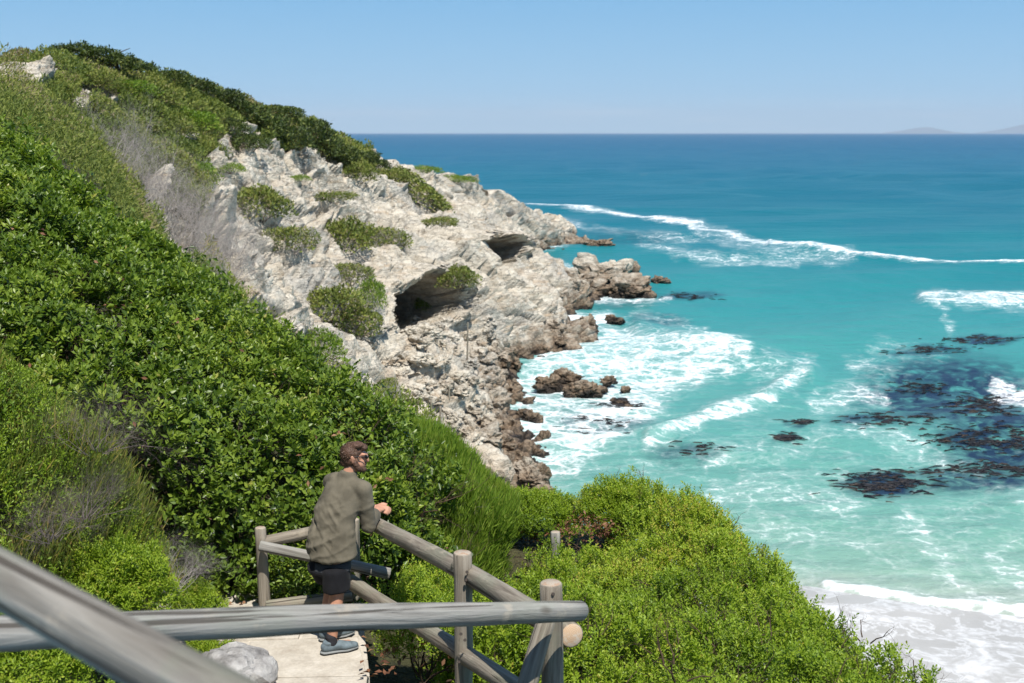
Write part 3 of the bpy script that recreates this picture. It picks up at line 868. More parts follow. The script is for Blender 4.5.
def bush(name, label, px, py, D, r, mat, n, leaf, kind="sprig", cat="shrub", group=None, stem_mat="twig_brown", tm=.55, z_up=0.0, seed=1, dry=0, skirt=0.0):
    p = W(px, py, D)
    th = thing(name, label, cat, p, group or ("leafy bushes near the path" if name == "leafy_bush" else None))
    P, N = dome_points(n, *r, seed, .5, .5)
    P[:, 2] += z_up
    if kind == "sprig":
        sprigs("foliage", P, N, 9, leaf * 2.4, leaf, leaf * .42, M[mat], th, tm, seed, .6, .3)
    else:
        nn = unit(N * .6 + np.array([0, 0, .5]) + RNG.normal(size=P.shape) * .45)
        ax = unit(np.cross(nn, rand_dirs(n)) + N * .5)
        L = leaf * RNG.uniform(.6, 1.3, n)
        link("foliage", leaf_mesh("foliage", P, ax, nn, L, L * .45, tone(n, P, .6, seed, .3, tm), M[mat], .3, bend=.15), th)
    S = branch_segs(np.random.default_rng(seed), 9, max(r) * .5, .013, 2, .75, base=(0, 0, -.45 - skirt), base_r=r[0] * .5, kids=3)
    V, Q = tubes(S, 4); link("stems", mesh("stems", V, Q, M[stem_mat]), th)
    if dry:
        P, N = dome_points(dry, r[0] * .95, r[1] * .95, r[2] * .8, seed + 4)
        k = P[:, 1] < 0; P = P[k]; N = N[k]; P[:, 2] = P[:, 2] * .6 + z_up - .1
        nn = unit(N + RNG.normal(size=P.shape) * .6)
        link("dry_leaves", leaf_mesh("dry_leaves", P, unit(np.cross(nn, rand_dirs(len(P)))), nn, .07, .03, RNG.random(len(P)), M["russet"], .3), th)
    return th
bush("leafy_bush", "bright green bush with bare dark stems beneath, in front of the small shore boulder", 538, 520, 14.2, (.52, .5, .36), "lime", 2300, .045, tm=.48, seed=4, dry=260, skirt=.25)
bush("leafy_bush", "tall pointed yellow green bush beside the rust brown dead patch at the shelf's edge", 622, 515, 14.0, (.55, .5, .42), "lime", 2600, .045, tm=.6, seed=9, dry=900, skirt=.25)
bush("leafy_bush", "small yellow green bush on the shelf edge, nearest the foam streak", 700, 545, 13.2, (.42, .4, .30), "lime", 1500, .042, tm=.55, seed=13)
bush("dry_bush", "patch of rust brown dead twigs between the two taller bushes on the shelf", 585, 535, 13.6, (.36, .3, .26), "russet", 260, .05, kind="leaf", stem_mat="twig_dark", seed=17)
bush("leafy_bush", "yellow green bush growing against the stair rail right of the man", 425, 625, 8.9, (.36, .4, .45), "lime", 2200, .032, tm=.62, seed=21, dry=160)
bush("leafy_bush", "low dark green bush at the foot of the short landing post", 312, 592, 9.65, (.40, .3, .30), "glossy", 1700, .05, kind="leaf", tm=.45, seed=25)

bush("leafy_bush", "tiny yellow green plant tucked between the near rail and the grey boulder", 208, 655, 8.35, (.20, .16, .13), "lime", 620, .028, tm=.6, seed=47)

# ------------------------------------------------------------------ plants on the bank at the left edge
rows = [
    [(-120, 683, 6.4), (-20, 690, 6.6), (60, 660, 7.2), (130, 610, 7.9), (172, 590, 8.4)],
    [(-120, 560, 6.5), (-20, 580, 6.8), (60, 560, 7.4), (120, 530, 8.0), (158, 540, 8.5)],
    [(-120, 450, 6.9), (-20, 450, 7.2), (50, 450, 7.7), (95, 450, 8.1), (130, 490, 8.6)],
    [(-120, 350, 7.6), (-20, 352, 8.0), (30, 385, 8.3), (72, 425, 8.5), (112, 470, 8.8)],
    [(-120, 360, 8.6), (-20, 370, 8.8), (30, 400, 9.0), (72, 440, 9.0), (112, 490, 9.0)],
]
G = shell(rows, 40, 50)
th = thing("reed_clump", "fine upright olive green reeds with yellowed tips covering the bank at the left edge", "reeds", W(60, 600, 7.6))
P, N = sample(G, 30000, (.3, -.7, .6)); n = len(P)
gap = noise(P, .55, 161, 3)
k = gap > .36; P, N = P[k], N[k]; n = len(P)
P += N * ((noise(P, .7, 163, 3) - .5) * .5 - .3 * RNG.random(n))[:, None]
ax = unit(N * .3 + np.array([.12, -.02, .9]) + RNG.normal(size=(n, 3)) * .25)
L = RNG.uniform(.08, .22, n)
reparent(link("blades", leaf_mesh("blades", P, ax, unit(RNG.normal(size=(n, 3))), L, .0085, tone(n, P, .6, 165, .45, .5, .25), M["reed"], .2, .4)), th)
P, N = sample(G, 7000, (.3, -.7, .6)); n = len(P)
P += N * (.08 - .25 * RNG.random(n))[:, None]
nn = unit(N + RNG.normal(size=(n, 3)) * .7)
reparent(link("leaves", leaf_mesh("leaves", P, unit(np.cross(nn, rand_dirs(n)) + [0, 0, .5]), nn, .035, .016, tone(n, P, .5, 167, .4, .6), M["needle"], .3)), th)

P, N = sample(G[:34], 2600, (.3, -.7, .6))
k = noise(P, .5, 171, 2) > .46
o = sprigs("leafy_shoots", P[k] + N[k] * .06, N[k], 8, .09, .034, .013, M["lime"], None, .45, 172, .5, .4)
reparent(o, th)

def dead_bush(name, label, px, py, D, size, mat, seed, n_main=12, r=.007, levels=3, group=None, squash=.8):
    th = thing(name, label, "dead bush", W(px, py, D), group or "dead bushes on the left bank")
    S = branch_segs(np.random.default_rng(seed), n_main, size, r, levels, .75, base_r=size * .35, kids=3, up=squash, wig=.3)
    V, Q = tubes(S, 3); link("branches", mesh("branches", V, Q, M[mat]), th)
    return th
dead_bush("dead_bush", "tangle of dark purplish dead twigs against the glossy thicket", 98, 452, 7.75, .32, "twig_dark", 31, 20, .0028, 4)
dead_bush("dead_bush", "grey leafless bush just above the blurred handrail at the left edge", 50, 540, 7.0, .22, "twig_dark", 33, 20, .0028, 4)
dead_bush("dead_bush", "thin pale dead stalks rising from the reeds on the left bank", 84, 520, 7.3, .22, "twig_dark", 35, 20, .0028, 4)
dead_bush("dead_bush", "low grey dead twigs at the path's edge under the light green bush", 172, 592, 8.3, .26, "twig_grey", 37, 20, .0028, 4)
bush("leafy_bush", "light yellow green leafy bush beside the dead twigs at the left of the path", 120, 592, 7.6, (.36, .36, .34), "lime", 1900, .034, tm=.68, seed=41)
bush("leafy_bush", "light green leafy bush below the handrail in the bottom left corner", 40, 668, 6.3, (.42, .4, .34), "lime", 1900, .03, tm=.6, seed=43)
bush("leafy_bush", "small yellow green bush at the inner corner of the path", 195, 612, 8.5, (.22, .22, .18), "lime", 800, .03, tm=.62, seed=45)

# ------------------------------------------------------------------ heath on the hillside
def hill_cover(name, label, n, D0, D1, length, width, mat, seed, xmin=-90, mask=None, upright=.6, tall=1.0):
    r0 = np.searchsorted(Drows, D0); r1 = np.searchsorted(Drows, D1)
    c0, c1 = 6, int(10 + 460 * .93)
    Q = TP1[r0:r1, c0:c1]; Vg = veg[r0:r1, c0:c1]; D = TD[r0:r1, c0:c1]
    a = Q[:-1, :-1]; N = np.cross(Q[1:, 1:] - a, Q[1:, :-1] - Q[:-1, 1:])
    ar = np.linalg.norm(N, axis=-1)
    qx, qy, _ = project(a)
    w = ar / D[:-1, :-1] ** 2 * (Vg[:-1, :-1] > .5) * (qx > xmin) * (qx < 1150)
    if mask is not None: w = w * mask(qx, qy, a)
    w = w.ravel(); k = RNG.choice(len(w), n, p=w / w.sum())
    u, v = RNG.random(n)[:, None], RNG.random(n)[:, None]
    A, B, C, E = (x.reshape(-1, 3)[k] for x in (a, Q[:-1, 1:], Q[1:, 1:], Q[1:, :-1]))
    P = (A * (1 - u) + B * u) * (1 - v) + (E * (1 - u) + C * u) * v
    N = unit(N.reshape(-1, 3)[k]); N[N[:, 2] < 0] *= -1
    _, _, PD = project(P)
    sc_ = np.clip(PD / 60, .35, 2.2)
    d1, e1, v1 = cells(P * np.array([1, .7, 1]), 2.6, seed)
    h = .25 + .9 * np.clip(1 - d1 * 1.15, 0, 1) * (.3 + v1) + .5 * noise(P, 5, seed + 2, 2)
    P = P + (N * .5 + np.array([0, 0, .5])) * (h * tall - .4 * tall * RNG.random(n) ** 1.3)[:, None]
    tn = .24 + .55 * v1 * .6 + (noise(P, 9, seed + 4, 3) - .5) * .9 + .22 + RNG.normal(size=n) * .13
    nn = unit(N * .5 + RNG.normal(size=(n, 3)) * .6)
    ax = unit(np.array([.2, 0, upright]) + N * .3 + RNG.normal(size=(n, 3)) * .65)
    L = length * sc_ * RNG.uniform(.6, 1.4, n)
    o = link(name, leaf_mesh(name, P, ax, nn, L, L * width / length, np.clip(tn, 0, 1), M[mat], .25, .5))
    o["kind"] = "stuff"; o["label"] = label
    return o
hill_cover("hillside_heath", "olive green heath covering the near part of the hillside", 170000, 12.5, 60, .24, .06, "heath", 201, mask=lambda x, y, a: (x < 430) | (a[..., 1] > 17))
hill_cover("bank_scrub", "olive green scrub covering the bank outside the left edge", 90000, 2.5, 12.5, .17, .06, "heath", 213, -3200, lambda x, y, a: (a[..., 0] < -3.5) & (a[..., 0] > -13), tall=.4)
hill_cover("hillside_heath", "olive green heath covering the upper hillside and ridge", 150000, 58, 212, .17, .075, "heath", 207)

# ------------------------------------------------------------------ the concrete path and the stones beside it
def prism(bm, quad, z, th):
    b = [bm.verts.new(XZD(x, z - th, d)) for x, d in quad]; tp = [bm.verts.new(XZD(x, z, d)) for x, d in quad]
    bm.faces.new(tp); bm.faces.new(b[::-1])
    for k in range(4):
        bm.faces.new([b[k], b[(k + 1) % 4], tp[(k + 1) % 4], tp[k]])
t = NT("path_concrete")
n = t.noise(t.pos(), 5, 6, .65); n2 = t.noise(t.pos(), 45, 4, .6)
c = t.ramp(n, [(.3, (.36, .32, .265)), (.55, (.47, .43, .365)), (.75, (.53, .49, .43))])
c = t.mix(t.math('MULTIPLY', t.g(t.noise(t.pos(), 1.6, 5, .7), .55, .7), .5), c, (.30, .25, .19))
t.set(col=t.mix(.25, c, n2, 'OVERLAY'), rough=.9, spec=.2, nrm=t.bump(n2, .4, .01))
bm = bmesh.new()
for q, z in (([(-1.98, 6.4), (-.98, 6.4), (-1.0, 7.30), (-1.98, 7.32)], 16.30), ([(-1.98, 7.34), (-1.0, 7.34), (-1.06, 8.34), (-1.98, 8.30)], 16.085), ([(-2.02, 8.33), (-1.07, 8.37), (-1.22, 9.0), (-2.05, 8.93)], 16.08),
             ([(-1.66, 8.99), (-1.22, 9.03), (-1.28, 9.55), (-1.66, 9.55)], 16.075), ([(-2.2, 8.96), (-1.69, 8.99), (-1.69, 9.55), (-2.2, 9.5)], 16.08), ([(-2.75, 8.93), (-2.23, 8.96), (-2.23, 9.5), (-2.75, 9.42)], 16.07),
             ([(-2.55, 9.53), (-2.12, 9.56), (-2.2, 10.05), (-2.6, 10.02)], 16.03), ([(-3.0, 9.46), (-2.58, 9.51), (-2.63, 10.02), (-3.05, 9.95)], 16.02), ([(-3.5, 9.4), (-3.03, 9.45), (-3.08, 9.98), (-3.5, 9.9)], 15.98)):
    prism(bm, q, z, .14)
prism(bm, [(-3.4, 9.45), (-2.0, 8.4), (-1.05, 8.4), (-1.25, 9.5)], 16.058, .2); prism(bm, [(-3.4, 9.46), (-1.30, 9.51), (-2.3, 10.0), (-3.4, 9.95)], 15.99, .2)
bmesh.ops.bevel(bm, geom=bm.edges[:], offset=.004, segments=1, affect='EDGES')
me = bpy.data.meshes.new("path"); bm.to_mesh(me); bm.free(); me.materials.append(t.m)
link("path", me, kind="structure")

def rock_mesh(name, size, seed, mat, sub=4, slab=1.0, rough=.5):
    bm = bmesh.new(); bmesh.ops.create_icosphere(bm, subdivisions=sub, radius=1)
    V = np.array([v.co[:] for v in bm.verts])
    off = seed * 7.3
    d1, e1, v1 = cells(V * np.array([1, 1, slab]) + off, .75, seed)
    d2, e2, v2 = cells(V * np.array([1, 1, slab * 1.5]) + off, .33, seed + 3)
    r = 1 + (noise(V + off, .8, seed, 3) - .5) * .9 * rough * 2 + (v1 - .5) * .5 * rough * 2 - .18 * min(1, rough * 2) * np.exp(-e1 / .1) + ((v2 - .5) * .22 - .06 * np.exp(-e2 / .08)) * min(1, rough * 2)
    V = V * r[:, None] * np.asarray(size)
    F_ = np.array([[v.index for v in f.verts] for f in bm.faces]); bm.free()
    me = mesh(name, V, F_, mat, smooth=True)
    try: me.set_sharp_from_angle(angle=math.radians(32))
    except Exception: pass
    return me

t = NT("grey_boulder")
p = t.pos(obj=True); n = t.noise(p, 7, 6, .7); n2 = t.noise(p, 26, 5, .65)
c = t.ramp(n, [(.3, (.13, .125, .12)), (.5, (.30, .29, .28)), (.7, (.46, .45, .43))])
t.set(col=c, rough=.9, spec=.2, nrm=t.bump(n2, .7, .02, t.bump(n, .6, .06)))
M["boulder"] = t.m
for px, py, D, sz, sd_, lb in ((236, 674, 8.05, (.28, .28, .19), 3, "large speckled grey boulder at the left edge of the path by the handrail"),
                               (212, 662, 8.1, (.10, .12, .06), 5, "smaller pale stone behind the speckled grey boulder"),
                               (168, 585, 8.9, (.08, .09, .09), 7, "upright pale stone at the foot of the thicket left of the path"),
                               (176, 592, 8.9, (.05, .06, .05), 8, "small pale stone fallen below the upright stone at the path")):
    o = link("path_stone", rock_mesh("path_stone", sz, sd_, M["boulder"], 4, 1.0, .18), None, lb, "stone", "stones beside the path", None, W(px, py, D))

# fallen leaves on the path edge
P = []
for k in range(150):
    x = -2.9 + RNG.random() * 1.0; d = 9.55 + RNG.random() * .6
    P.append(XZD(x, 16.1 - .1 * (d > 9.6), d))
for k in range(60):
    x = -1.14 + RNG.random() ** .6 * .3; d = 8.2 + RNG.random() * .9
    P.append(XZD(x, 16.115 + .05 * RNG.random(), d))
P = np.array(P); nn = unit(np.array([0, 0, 1.]) + RNG.normal(size=P.shape) * .35)
o = link("fallen_leaves", leaf_mesh("fallen_leaves", P, unit(np.cross(nn, rand_dirs(len(P)))), nn, .06, .03, RNG.random(len(P)), M["russet"], .25), kind="stuff")

# ------------------------------------------------------------------ weathered pole railings
def wood_mat(name, pal, algae=.3):
    t = NT(name)
    info = t.n("ObjectInfo")
    mp = t.n("Mapping"); t.l(t.n("TexCoord").outputs["Object"], mp.inputs[0])
    cmb = t.n("CombineXYZ"); rnd = t.math('MULTIPLY', info.outputs["Random"], 40.0)
    for i in range(3): t.l(rnd, cmb.inputs[i])
    t.l(cmb, mp.inputs["Location"])
    def str_(sx, sz):
        m2 = t.n("Mapping"); m2.inputs["Scale"].default_value = (sx, sx, sz); t.l(mp, m2.inputs[0]); return m2.outputs[0]
    g1 = t.noise(str_(26, 1.4), 1, 7, .65, .6); g2 = t.noise(str_(90, 3), 1, 4, .6, .3); bl = t.noise(str_(5, 3), 1, 5, .6)
    c = t.ramp(g1, [(.28, pal[0]), (.48, pal[1]), (.72, pal[2])])
    c = t.mix(t.math('MULTIPLY', t.g(bl, .48, .62), algae), c, (.20, .235, .165))
    c = t.mix(t.math('MULTIPLY', t.g(t.noise(str_(7, 5), 1, 5, .65), .58, .68), .5), c, (.42, .36, .28))
    crack = t.g(t.noise(str_(34, .55), 1, 3, .5, .2), .385, .345)
    c = t.mix(t.math('MULTIPLY', crack, .8), c, (.045, .036, .028))
    knot = t.g(t.voro(str_(6, 2.2), 1), .15, .07)
    c = t.mix(t.math('MULTIPLY', knot, .75), c, (.07, .05, .035))
    b = t.bump(g1, .9, .012); b = t.bump(g2, .3, .003, b); b = t.bump(t.math('SUBTRACT', 1.0, crack), .6, .006, b)
    t.set(col=c, rough=.85, spec=.25, nrm=b)
    return t.m
M["wood"] = wood_mat("weathered_pole", ((.085, .07, .053), (.215, .185, .145), (.34, .305, .25)))
M["wood_near"] = wood_mat("mottled_pole", ((.075, .066, .055), (.165, .15, .128), (.31, .29, .255)), .35)
M["wood_grey"] = wood_mat("silvered_pole", ((.115, .105, .092), (.24, .228, .205), (.36, .345, .315)), .2)
def cut_mat(name, a, b_, c_):
    t = NT(name)
    p = t.pos(obj=True)
    s_ = t.n("SeparateXYZ"); t.l(p, s_.inputs[0])
    rr = t.math('SQRT', t.math('ADD', t.math('MULTIPLY', s_.outputs[0], s_.outputs[0]), t.math('MULTIPLY', s_.outputs[1], s_.outputs[1])))
    nz = t.noise(p, 30, 4, .6)
    ring = t.math('SINE', t.math('ADD', t.math('MULTIPLY', rr, 700.0), t.math('MULTIPLY', nz, 6.0)))
    c = t.mix(t.math('MULTIPLY', t.math('ADD', ring, 1.0), .3), a, b_)
    c = t.mix(t.g(nz, .5, .62), c, c_)
    t.set(col=c, rough=.9, spec=.2)
    return t.m
M["cut"] = cut_mat("pole_end_grain", (.40, .34, .27), (.26, .215, .165), (.33, .22, .15))
M["cut_warm"] = cut_mat("pole_end_grain_warm", (.50, .36, .24), (.36, .23, .135), (.48, .40, .31))

def pole(name, p0, p1, r0, r1, parent, mat="wood", cut="cut", seed=0, sides=22, rings=None):
    p0, p1 = Vector(p0), Vector(p1); L = (p1 - p0).length
    rings = rings or max(8, int(L / .12))
    V = []; bev = .006
    zs = [0, bev] + list(np.linspace(0, L, rings)[1:-1]) + [L - bev, L]
    for k, z in enumerate(zs):
        f = z / L; r = r0 + (r1 - r0) * f
        if k in (0, len(zs) - 1): r -= bev
        for q in range(sides):
            th = 2 * math.pi * q / sides
            V.append((r * math.cos(th), r * math.sin(th), z))
    V = np.array(V)
    nz = noise(np.stack([V[:, 0] * 9, V[:, 1] * 9, V[:, 2] * 2.2], -1) + seed * 5.7, 1, seed, 3) - .5
    V[:, :2] *= (1 + .22 * nz)[:, None]
    V[:, 0] += .012 * np.sin(V[:, 2] * 1.9 + seed); V[:, 1] += .010 * np.sin(V[:, 2] * 1.4 + seed * 2)
    n = len(zs); q = np.arange(sides)
    fc = []
    for k in range(n - 1):
        fc.append(np.stack([k * sides + q, k * sides + (q + 1) % sides, (k + 1) * sides + (q + 1) % sides, (k + 1) * sides + q], 1))
    side = np.concatenate(fc)
    caps = np.stack([q[::-1], (n - 1) * sides + q])
    me = mesh(name, V, [side, caps], [M[mat], M[cut]], smooth=True, mat_idx=[0] * len(side) + [1, 1])
    try: me.set_sharp_from_angle(angle=math.radians(50))
    except Exception: pass
    o = link(name, me)
    q_ = (p1 - p0).normalized().to_track_quat('Z', 'Y')
    o.matrix_world = Matrix.Translation(p0) @ q_.to_matrix().to_4x4()
    if parent is not None:
        o.parent = parent; o.matrix_parent_inverse = Matrix.Translation(-parent.location)
    return o

def ext(a, b, f0, f1):
    a, b = np.array(a), np.array(b); return a + (b - a) * f0, a + (b - a) * f1
def below(p, z):
    q = np.array(p, float).copy(); q[2] = z; return q

# stairs railing: two posts, sloping handrail, lower rail, crossing rail and leaning brace
rB, rC = W(461, 553, 7.0), W(551, 582, 5.55)
st = thing("stair_railing", "weathered round pole stair railing with two posts and a handrail sloping down to the man", "railing", below(rB, ground_z(rB[0], 7.0)))
pb = pole("post", below(rB, 15.0), rB, .060, .056, st, "wood", "cut", 1)
pc = pole("post", below(rC, 15.6), rC, .058, .054, st, "wood", "cut", 2)
a, b = W(372, 522, 9.30), W(574, 633, 5.62)
pole("handrail", *ext(a, b, -.02, 1.0), .060, .063, st, "wood", "cut_warm", 3)
a, b = W(352, 583, 9.35), W(521, 690, 6.35)
pole("lower_rail", *ext(a, b, 0, 1.06), .058, .058, st, "wood", "cut", 4)
a, b = W(-2, 630, 3.12), W(579, 612, 5.36)
pole("crossing_rail", *ext(a, b, -.25, 1.0), .0505, .0475, st, "wood_grey", "cut_warm", 5)
pole("brace", W(518, 712, 5.35), W(549, 616, 5.45), .052, .046, st, "wood", "cut", 6)
pole("rail_stub", W(455, 566, 7.25), W(489, 592, 6.95), .045, .045, st, "wood", "cut", 7)
def bolt(px, py, D, post, r=.010):
    bm = bmesh.new(); bmesh.ops.create_cone(bm, cap_ends=True, segments=8, radius1=r, radius2=r * .8, depth=.012)
    me = bpy.data.meshes.new("bolt"); bm.to_mesh(me); bm.free(); me.materials.append(M["bolt"])
    o = link("bolt", me); 
    loc = Vector(W(px, py, D)); dr = (Vector((0, 0, EYE)) - loc).normalized()
    mw = Matrix.Translation(loc) @ dr.to_track_quat('Z', 'Y').to_matrix().to_4x4()
    o.parent = post
    bpy.context.view_layer.update()
    o.matrix_parent_inverse = post.matrix_world.inverted(); o.matrix_basis = mw
M["bolt"] = plain("rusty_bolt", (.05, .038, .03), .7, .4, .4, 40)
for x, y in ((467, 572), (466, 580)): bolt(x, y, 6.945, pb)
for x, y in ((461, 634), (465, 640), (459, 662)): bolt(x, y, 6.945, pb)
bolt(553, 594, 5.495, pc)

# landing railing: one short post, three rails running off behind the man
rA = W(261, 528, 9.22)
la = thing("landing_railing", "short rail fence on the landing left of the man with one grey post", "railing", below(rA, 16.04))
pole("post", below(rA, 15.6), rA, .050, .047, la, "wood", "cut", 11)
pole("top_rail", W(263, 541, 9.27), W(352, 524, 9.45), .048, .05, la, "wood", "cut", 12)
pole("middle_rail", W(259, 547, 9.12), W(390, 575, 9.22), .042, .046, la, "wood_grey", "cut", 13)
pole("bottom_rail", W(266, 607, 9.3), W(352, 595, 9.45), .048, .048, la, "wood", "cut", 14)
rH = W(352, 519, 9.5)
pole("post", below(rH, 15.6), rH, .05, .048, la, "wood", "cut", 15)
# near handrail, out of focus
nh = thing("near_handrail", "blurred weathered pole handrail crossing the bottom left corner close to the camera", "handrail", W(110, 680, 1.55))
pole("rail", W(-150, 494, 2.02), W(330, 748, 1.36), .042, .042, nh, "wood_near", "cut", 21)
pole("post", W(-150, 494, 2.02) + np.array([0, 0.06, -1.6]), W(-150, 494, 2.02) + np.array([0, .06, .02]), .055, .052, nh, "wood_near", "cut", 22)
# a lone post standing in the shrubs
p = W(556, 532, 12.6)
lp = pole("marker_post", below(p, 14.2), p, .055, .052, None, "wood_grey", "cut", 23)
lp["label"] = "lone round wooden post standing among the yellow green shrubs before the bare stems"; lp["category"] = "post"

# ------------------------------------------------------------------ far shrubs on cliff and ridge
def proto_shrub(kind, mat, n, leaf, r, stem_mat, seed, tm=.5, tall=.7, twiggy=0):
    th = thing(kind, "-", "shrub")
    P, N = dome_points(n, 1, 1, tall, seed, .34, .4)
    nn = unit(N * .5 + np.array([0, 0, .5]) + RNG.normal(size=P.shape) * .5)
    ax = unit(np.cross(nn, rand_dirs(n)) + N * .4 + np.array([0, 0, .5]))
    L = leaf * RNG.uniform(.6, 1.4, n)
    link("crown", leaf_mesh("crown", P, ax, nn, L, L * .42, tone(n, P, .45, seed, .45, tm), M[mat], .25), th)
    S = [branch_segs(np.random.default_rng(seed), 9, .85, .022, 2, .8, base=(0, 0, -.35), base_r=.3, kids=3)]
    if twiggy:
        S.append(branch_segs(np.random.default_rng(seed + 1), twiggy, .8, .016, 3, .8, base=(.1, -.3, -.2), base_r=.5, kids=3))
    V, Q = tubes(np.concatenate(S), 3); link("stems", mesh("stems", V, Q, M[stem_mat]), th)
    return th
PROTO = {
    "dark": proto_shrub("dark_shrub", "dark", 2600, .13, 1, "twig_brown", 301, .5, .7),
    "green": proto_shrub("green_shrub", "heath", 2600, .12, 1, "twig_brown", 303, .55, .75),
    "olive": proto_shrub("olive_shrub", "heath", 1900, .12, 1, "twig_grey", 305, .5, .65, 7),
    "lime": proto_shrub("pale_shrub", "needle", 2200, .11, 1, "twig_brown", 307, .62, .7),
}
used = set()
def far_shrub(kind, px, py, rx, ry, label, group=None, rot=None, lift=.3, lean=0.0):
    h, nrm = hit(px, py + ry * .45)
    if h is None: return
    _, _, D = project(np.array(h)); D = float(D)
    o = PROTO[kind] if kind not in used else copy_tree(PROTO[kind])
    used.add(kind)
    sx = rx / F * D * 1.25; sz = ry / F * D * 1.6
    o.location = h + Vector((0, 0, sz * .12 * lift))
    o.scale = (sx, max(sx * .9, sz), sz)
    o.rotation_euler = (0, lean, 0)
    if abs(lean) < .1: o.rotation_euler = (0, 0, random.uniform(0, 6.28))
    o["label"] = label
    if group: o["group"] = group
    elif "group" in o: del o["group"]
CL = [
    ("green", 260, 203, 25, 20, "dark green shrub high on the pale cliff, just right of the grey dead bushes"),
    ("olive", 288, 238, 24, 18, "twiggy olive grey shrub below the dark green shrub near the dead bushes"),
    ("green", 342, 236, 24, 20, "rounded deep green shrub in the middle of the pale cliff"),
    ("olive", 380, 238, 25, 17, "brownish olive shrub touching the rounded deep green one in mid cliff"),
    ("green", 330, 303, 30, 20, "large green shrub on the lower cliff left of the big cave"),
    ("olive", 352, 322, 26, 20, "dark twiggy shrub under the large green shrub left of the cave"),
    ("lime", 318, 345, 22, 18, "bright green shrub just above the edge of the thicket"),
    ("lime", 372, 295, 12, 20, "narrow pale green shrub between the large green shrub and the cave"),
    ("olive", 350, 272, 20, 14, "grey twiggy shrub under the brownish olive one in mid cliff"),
    ("green", 356, 172, 16, 13, "round green shrub just under the ridge at the top of the bare rock"),
    ("green", 418, 190, 33, 12, "long green shrub trailing down the rock below the ridge"),
    ("green", 390, 176, 16, 8, "small green shrub at the upper end of the trailing one"),
    ("lime", 424, 170, 16, 5, "low pale green shrub on the skyline of the bare ridge"),
    ("lime", 456, 179, 16, 5, "low pale green shrub on the skyline, nearest the headland's tip"),
    ("green", 458, 277, 15, 13, "small green shrub on the rock between the two cave mouths"),
    ("lime", 424, 304, 7, 8, "tuft of pale green leaves at the big cave's left lip"),
    ("olive", 386, 381, 10, 5, "small olive tuft on the rock above the thicket's lower edge"),
    ("lime", 231, 168, 14, 6, "yellow green tuft at the top of the sandy streak"),
    ("lime", 300, 178, 9, 4, "tiny yellow green tuft beside the sandy streak"),
    ("olive", 330, 196, 22, 7, "flat brown grey shrub in the upper middle of the cliff"),
    ("olive", 440, 222, 16, 8, "brown dry shrub on the slabs below the trailing green one"),
]
for k, px, py, rx, ry, lb in CL:
    far_shrub(k, px, py, rx, ry, lb, "shrubs on the pale cliff", lean=.62 if px == 418 else 0.0)
RG = [(188, 86, 24, 11), (216, 98, 24, 13), (240, 112, 24, 15), (262, 126, 24, 16), (284, 138, 24, 15), (304, 132, 24, 17), (322, 147, 20, 14), (338, 152, 18, 12), (360, 158, 18, 9), (250, 142, 16, 11),
      (300, 119, 20, 9), (276, 112, 22, 9), (166, 78, 24, 10), (228, 128, 16, 12), (345, 160, 14, 9), (375, 164, 12, 7)]
for px, py, rx, ry in RG:
    far_shrub("dark", px, py, rx, ry, "dark wind clipped shrub in the dense belt along the ridge", "dark shrubs along the ridge")
MID = [(128, 88, 26, 12), (150, 96, 26, 12), (90, 80, 22, 10), (190, 120, 26, 14), (170, 130, 22, 12), (205, 150, 18, 13), (60, 92, 22, 9), (110, 118, 28, 12), (140, 125, 20, 11), (196, 172, 18, 15), (150, 160, 22, 14), (180, 195, 20, 15)]
for i, (px, py, rx, ry) in enumerate(MID):
    far_shrub("green" if i % 3 else "lime", px, py, rx, ry, "rounded olive green shrub among the heath of the upper hillside" if i % 3 else "paler brighter green shrub among the heath of the upper hillside", "rounded shrubs on the upper hillside")

# wind bent tree on the skyline
h, _ = hit(108, 74); _, _, D = project(np.array(h)); D = float(D); k = D / F
tr = thing("windswept_tree", "low wind bent tree with a flat dark crown on the hilltop skyline", "tree", h)
P = []
for cx, cy, rx, ry, n in ((-44, 20, 16, 9, 800), (-26, 20, 20, 10, 1100), (-6, 17, 22, 9, 1100), (14, 11, 20, 8, 900), (34, 5, 18, 6, 700)):
    q, _n = dome_points(n, rx * k, rx * k * .8, ry * k, cx + 400, .3, .6)
    P.append(q + np.array([cx * k, 0, cy * k]))
P = np.concatenate(P); n = len(P)
nn = unit(np.array([0, 0, .7]) + RNG.normal(size=P.shape) * .6)
L = RNG.uniform(.12, .30, n)
link("crown", leaf_mesh("crown", P, unit(np.cross(nn, rand_dirs(n))), nn, L, L * .45, tone(n, P, 1.0, 402, .4, .42), M["dark"], .25), tr)
S = []
for bx in (-20, -4, 12):
    p = np.array([bx * k, 0, -.4])
    for s_ in range(4):
        q = p + np.array([-6 * k * RNG.random(), RNG.normal() * .15, 6 * k]); S.append((*p, *q, .13 - .025 * s_, .11 - .025 * s_)); p = q
        e = p + np.array([RNG.normal() * .8, RNG.normal() * .5, .5]); S.append((*p, *e, .06, .02))
V, Q = tubes(np.array(S), 6); link("trunk", mesh("trunk", V, Q, M["twig_brown"]), tr)

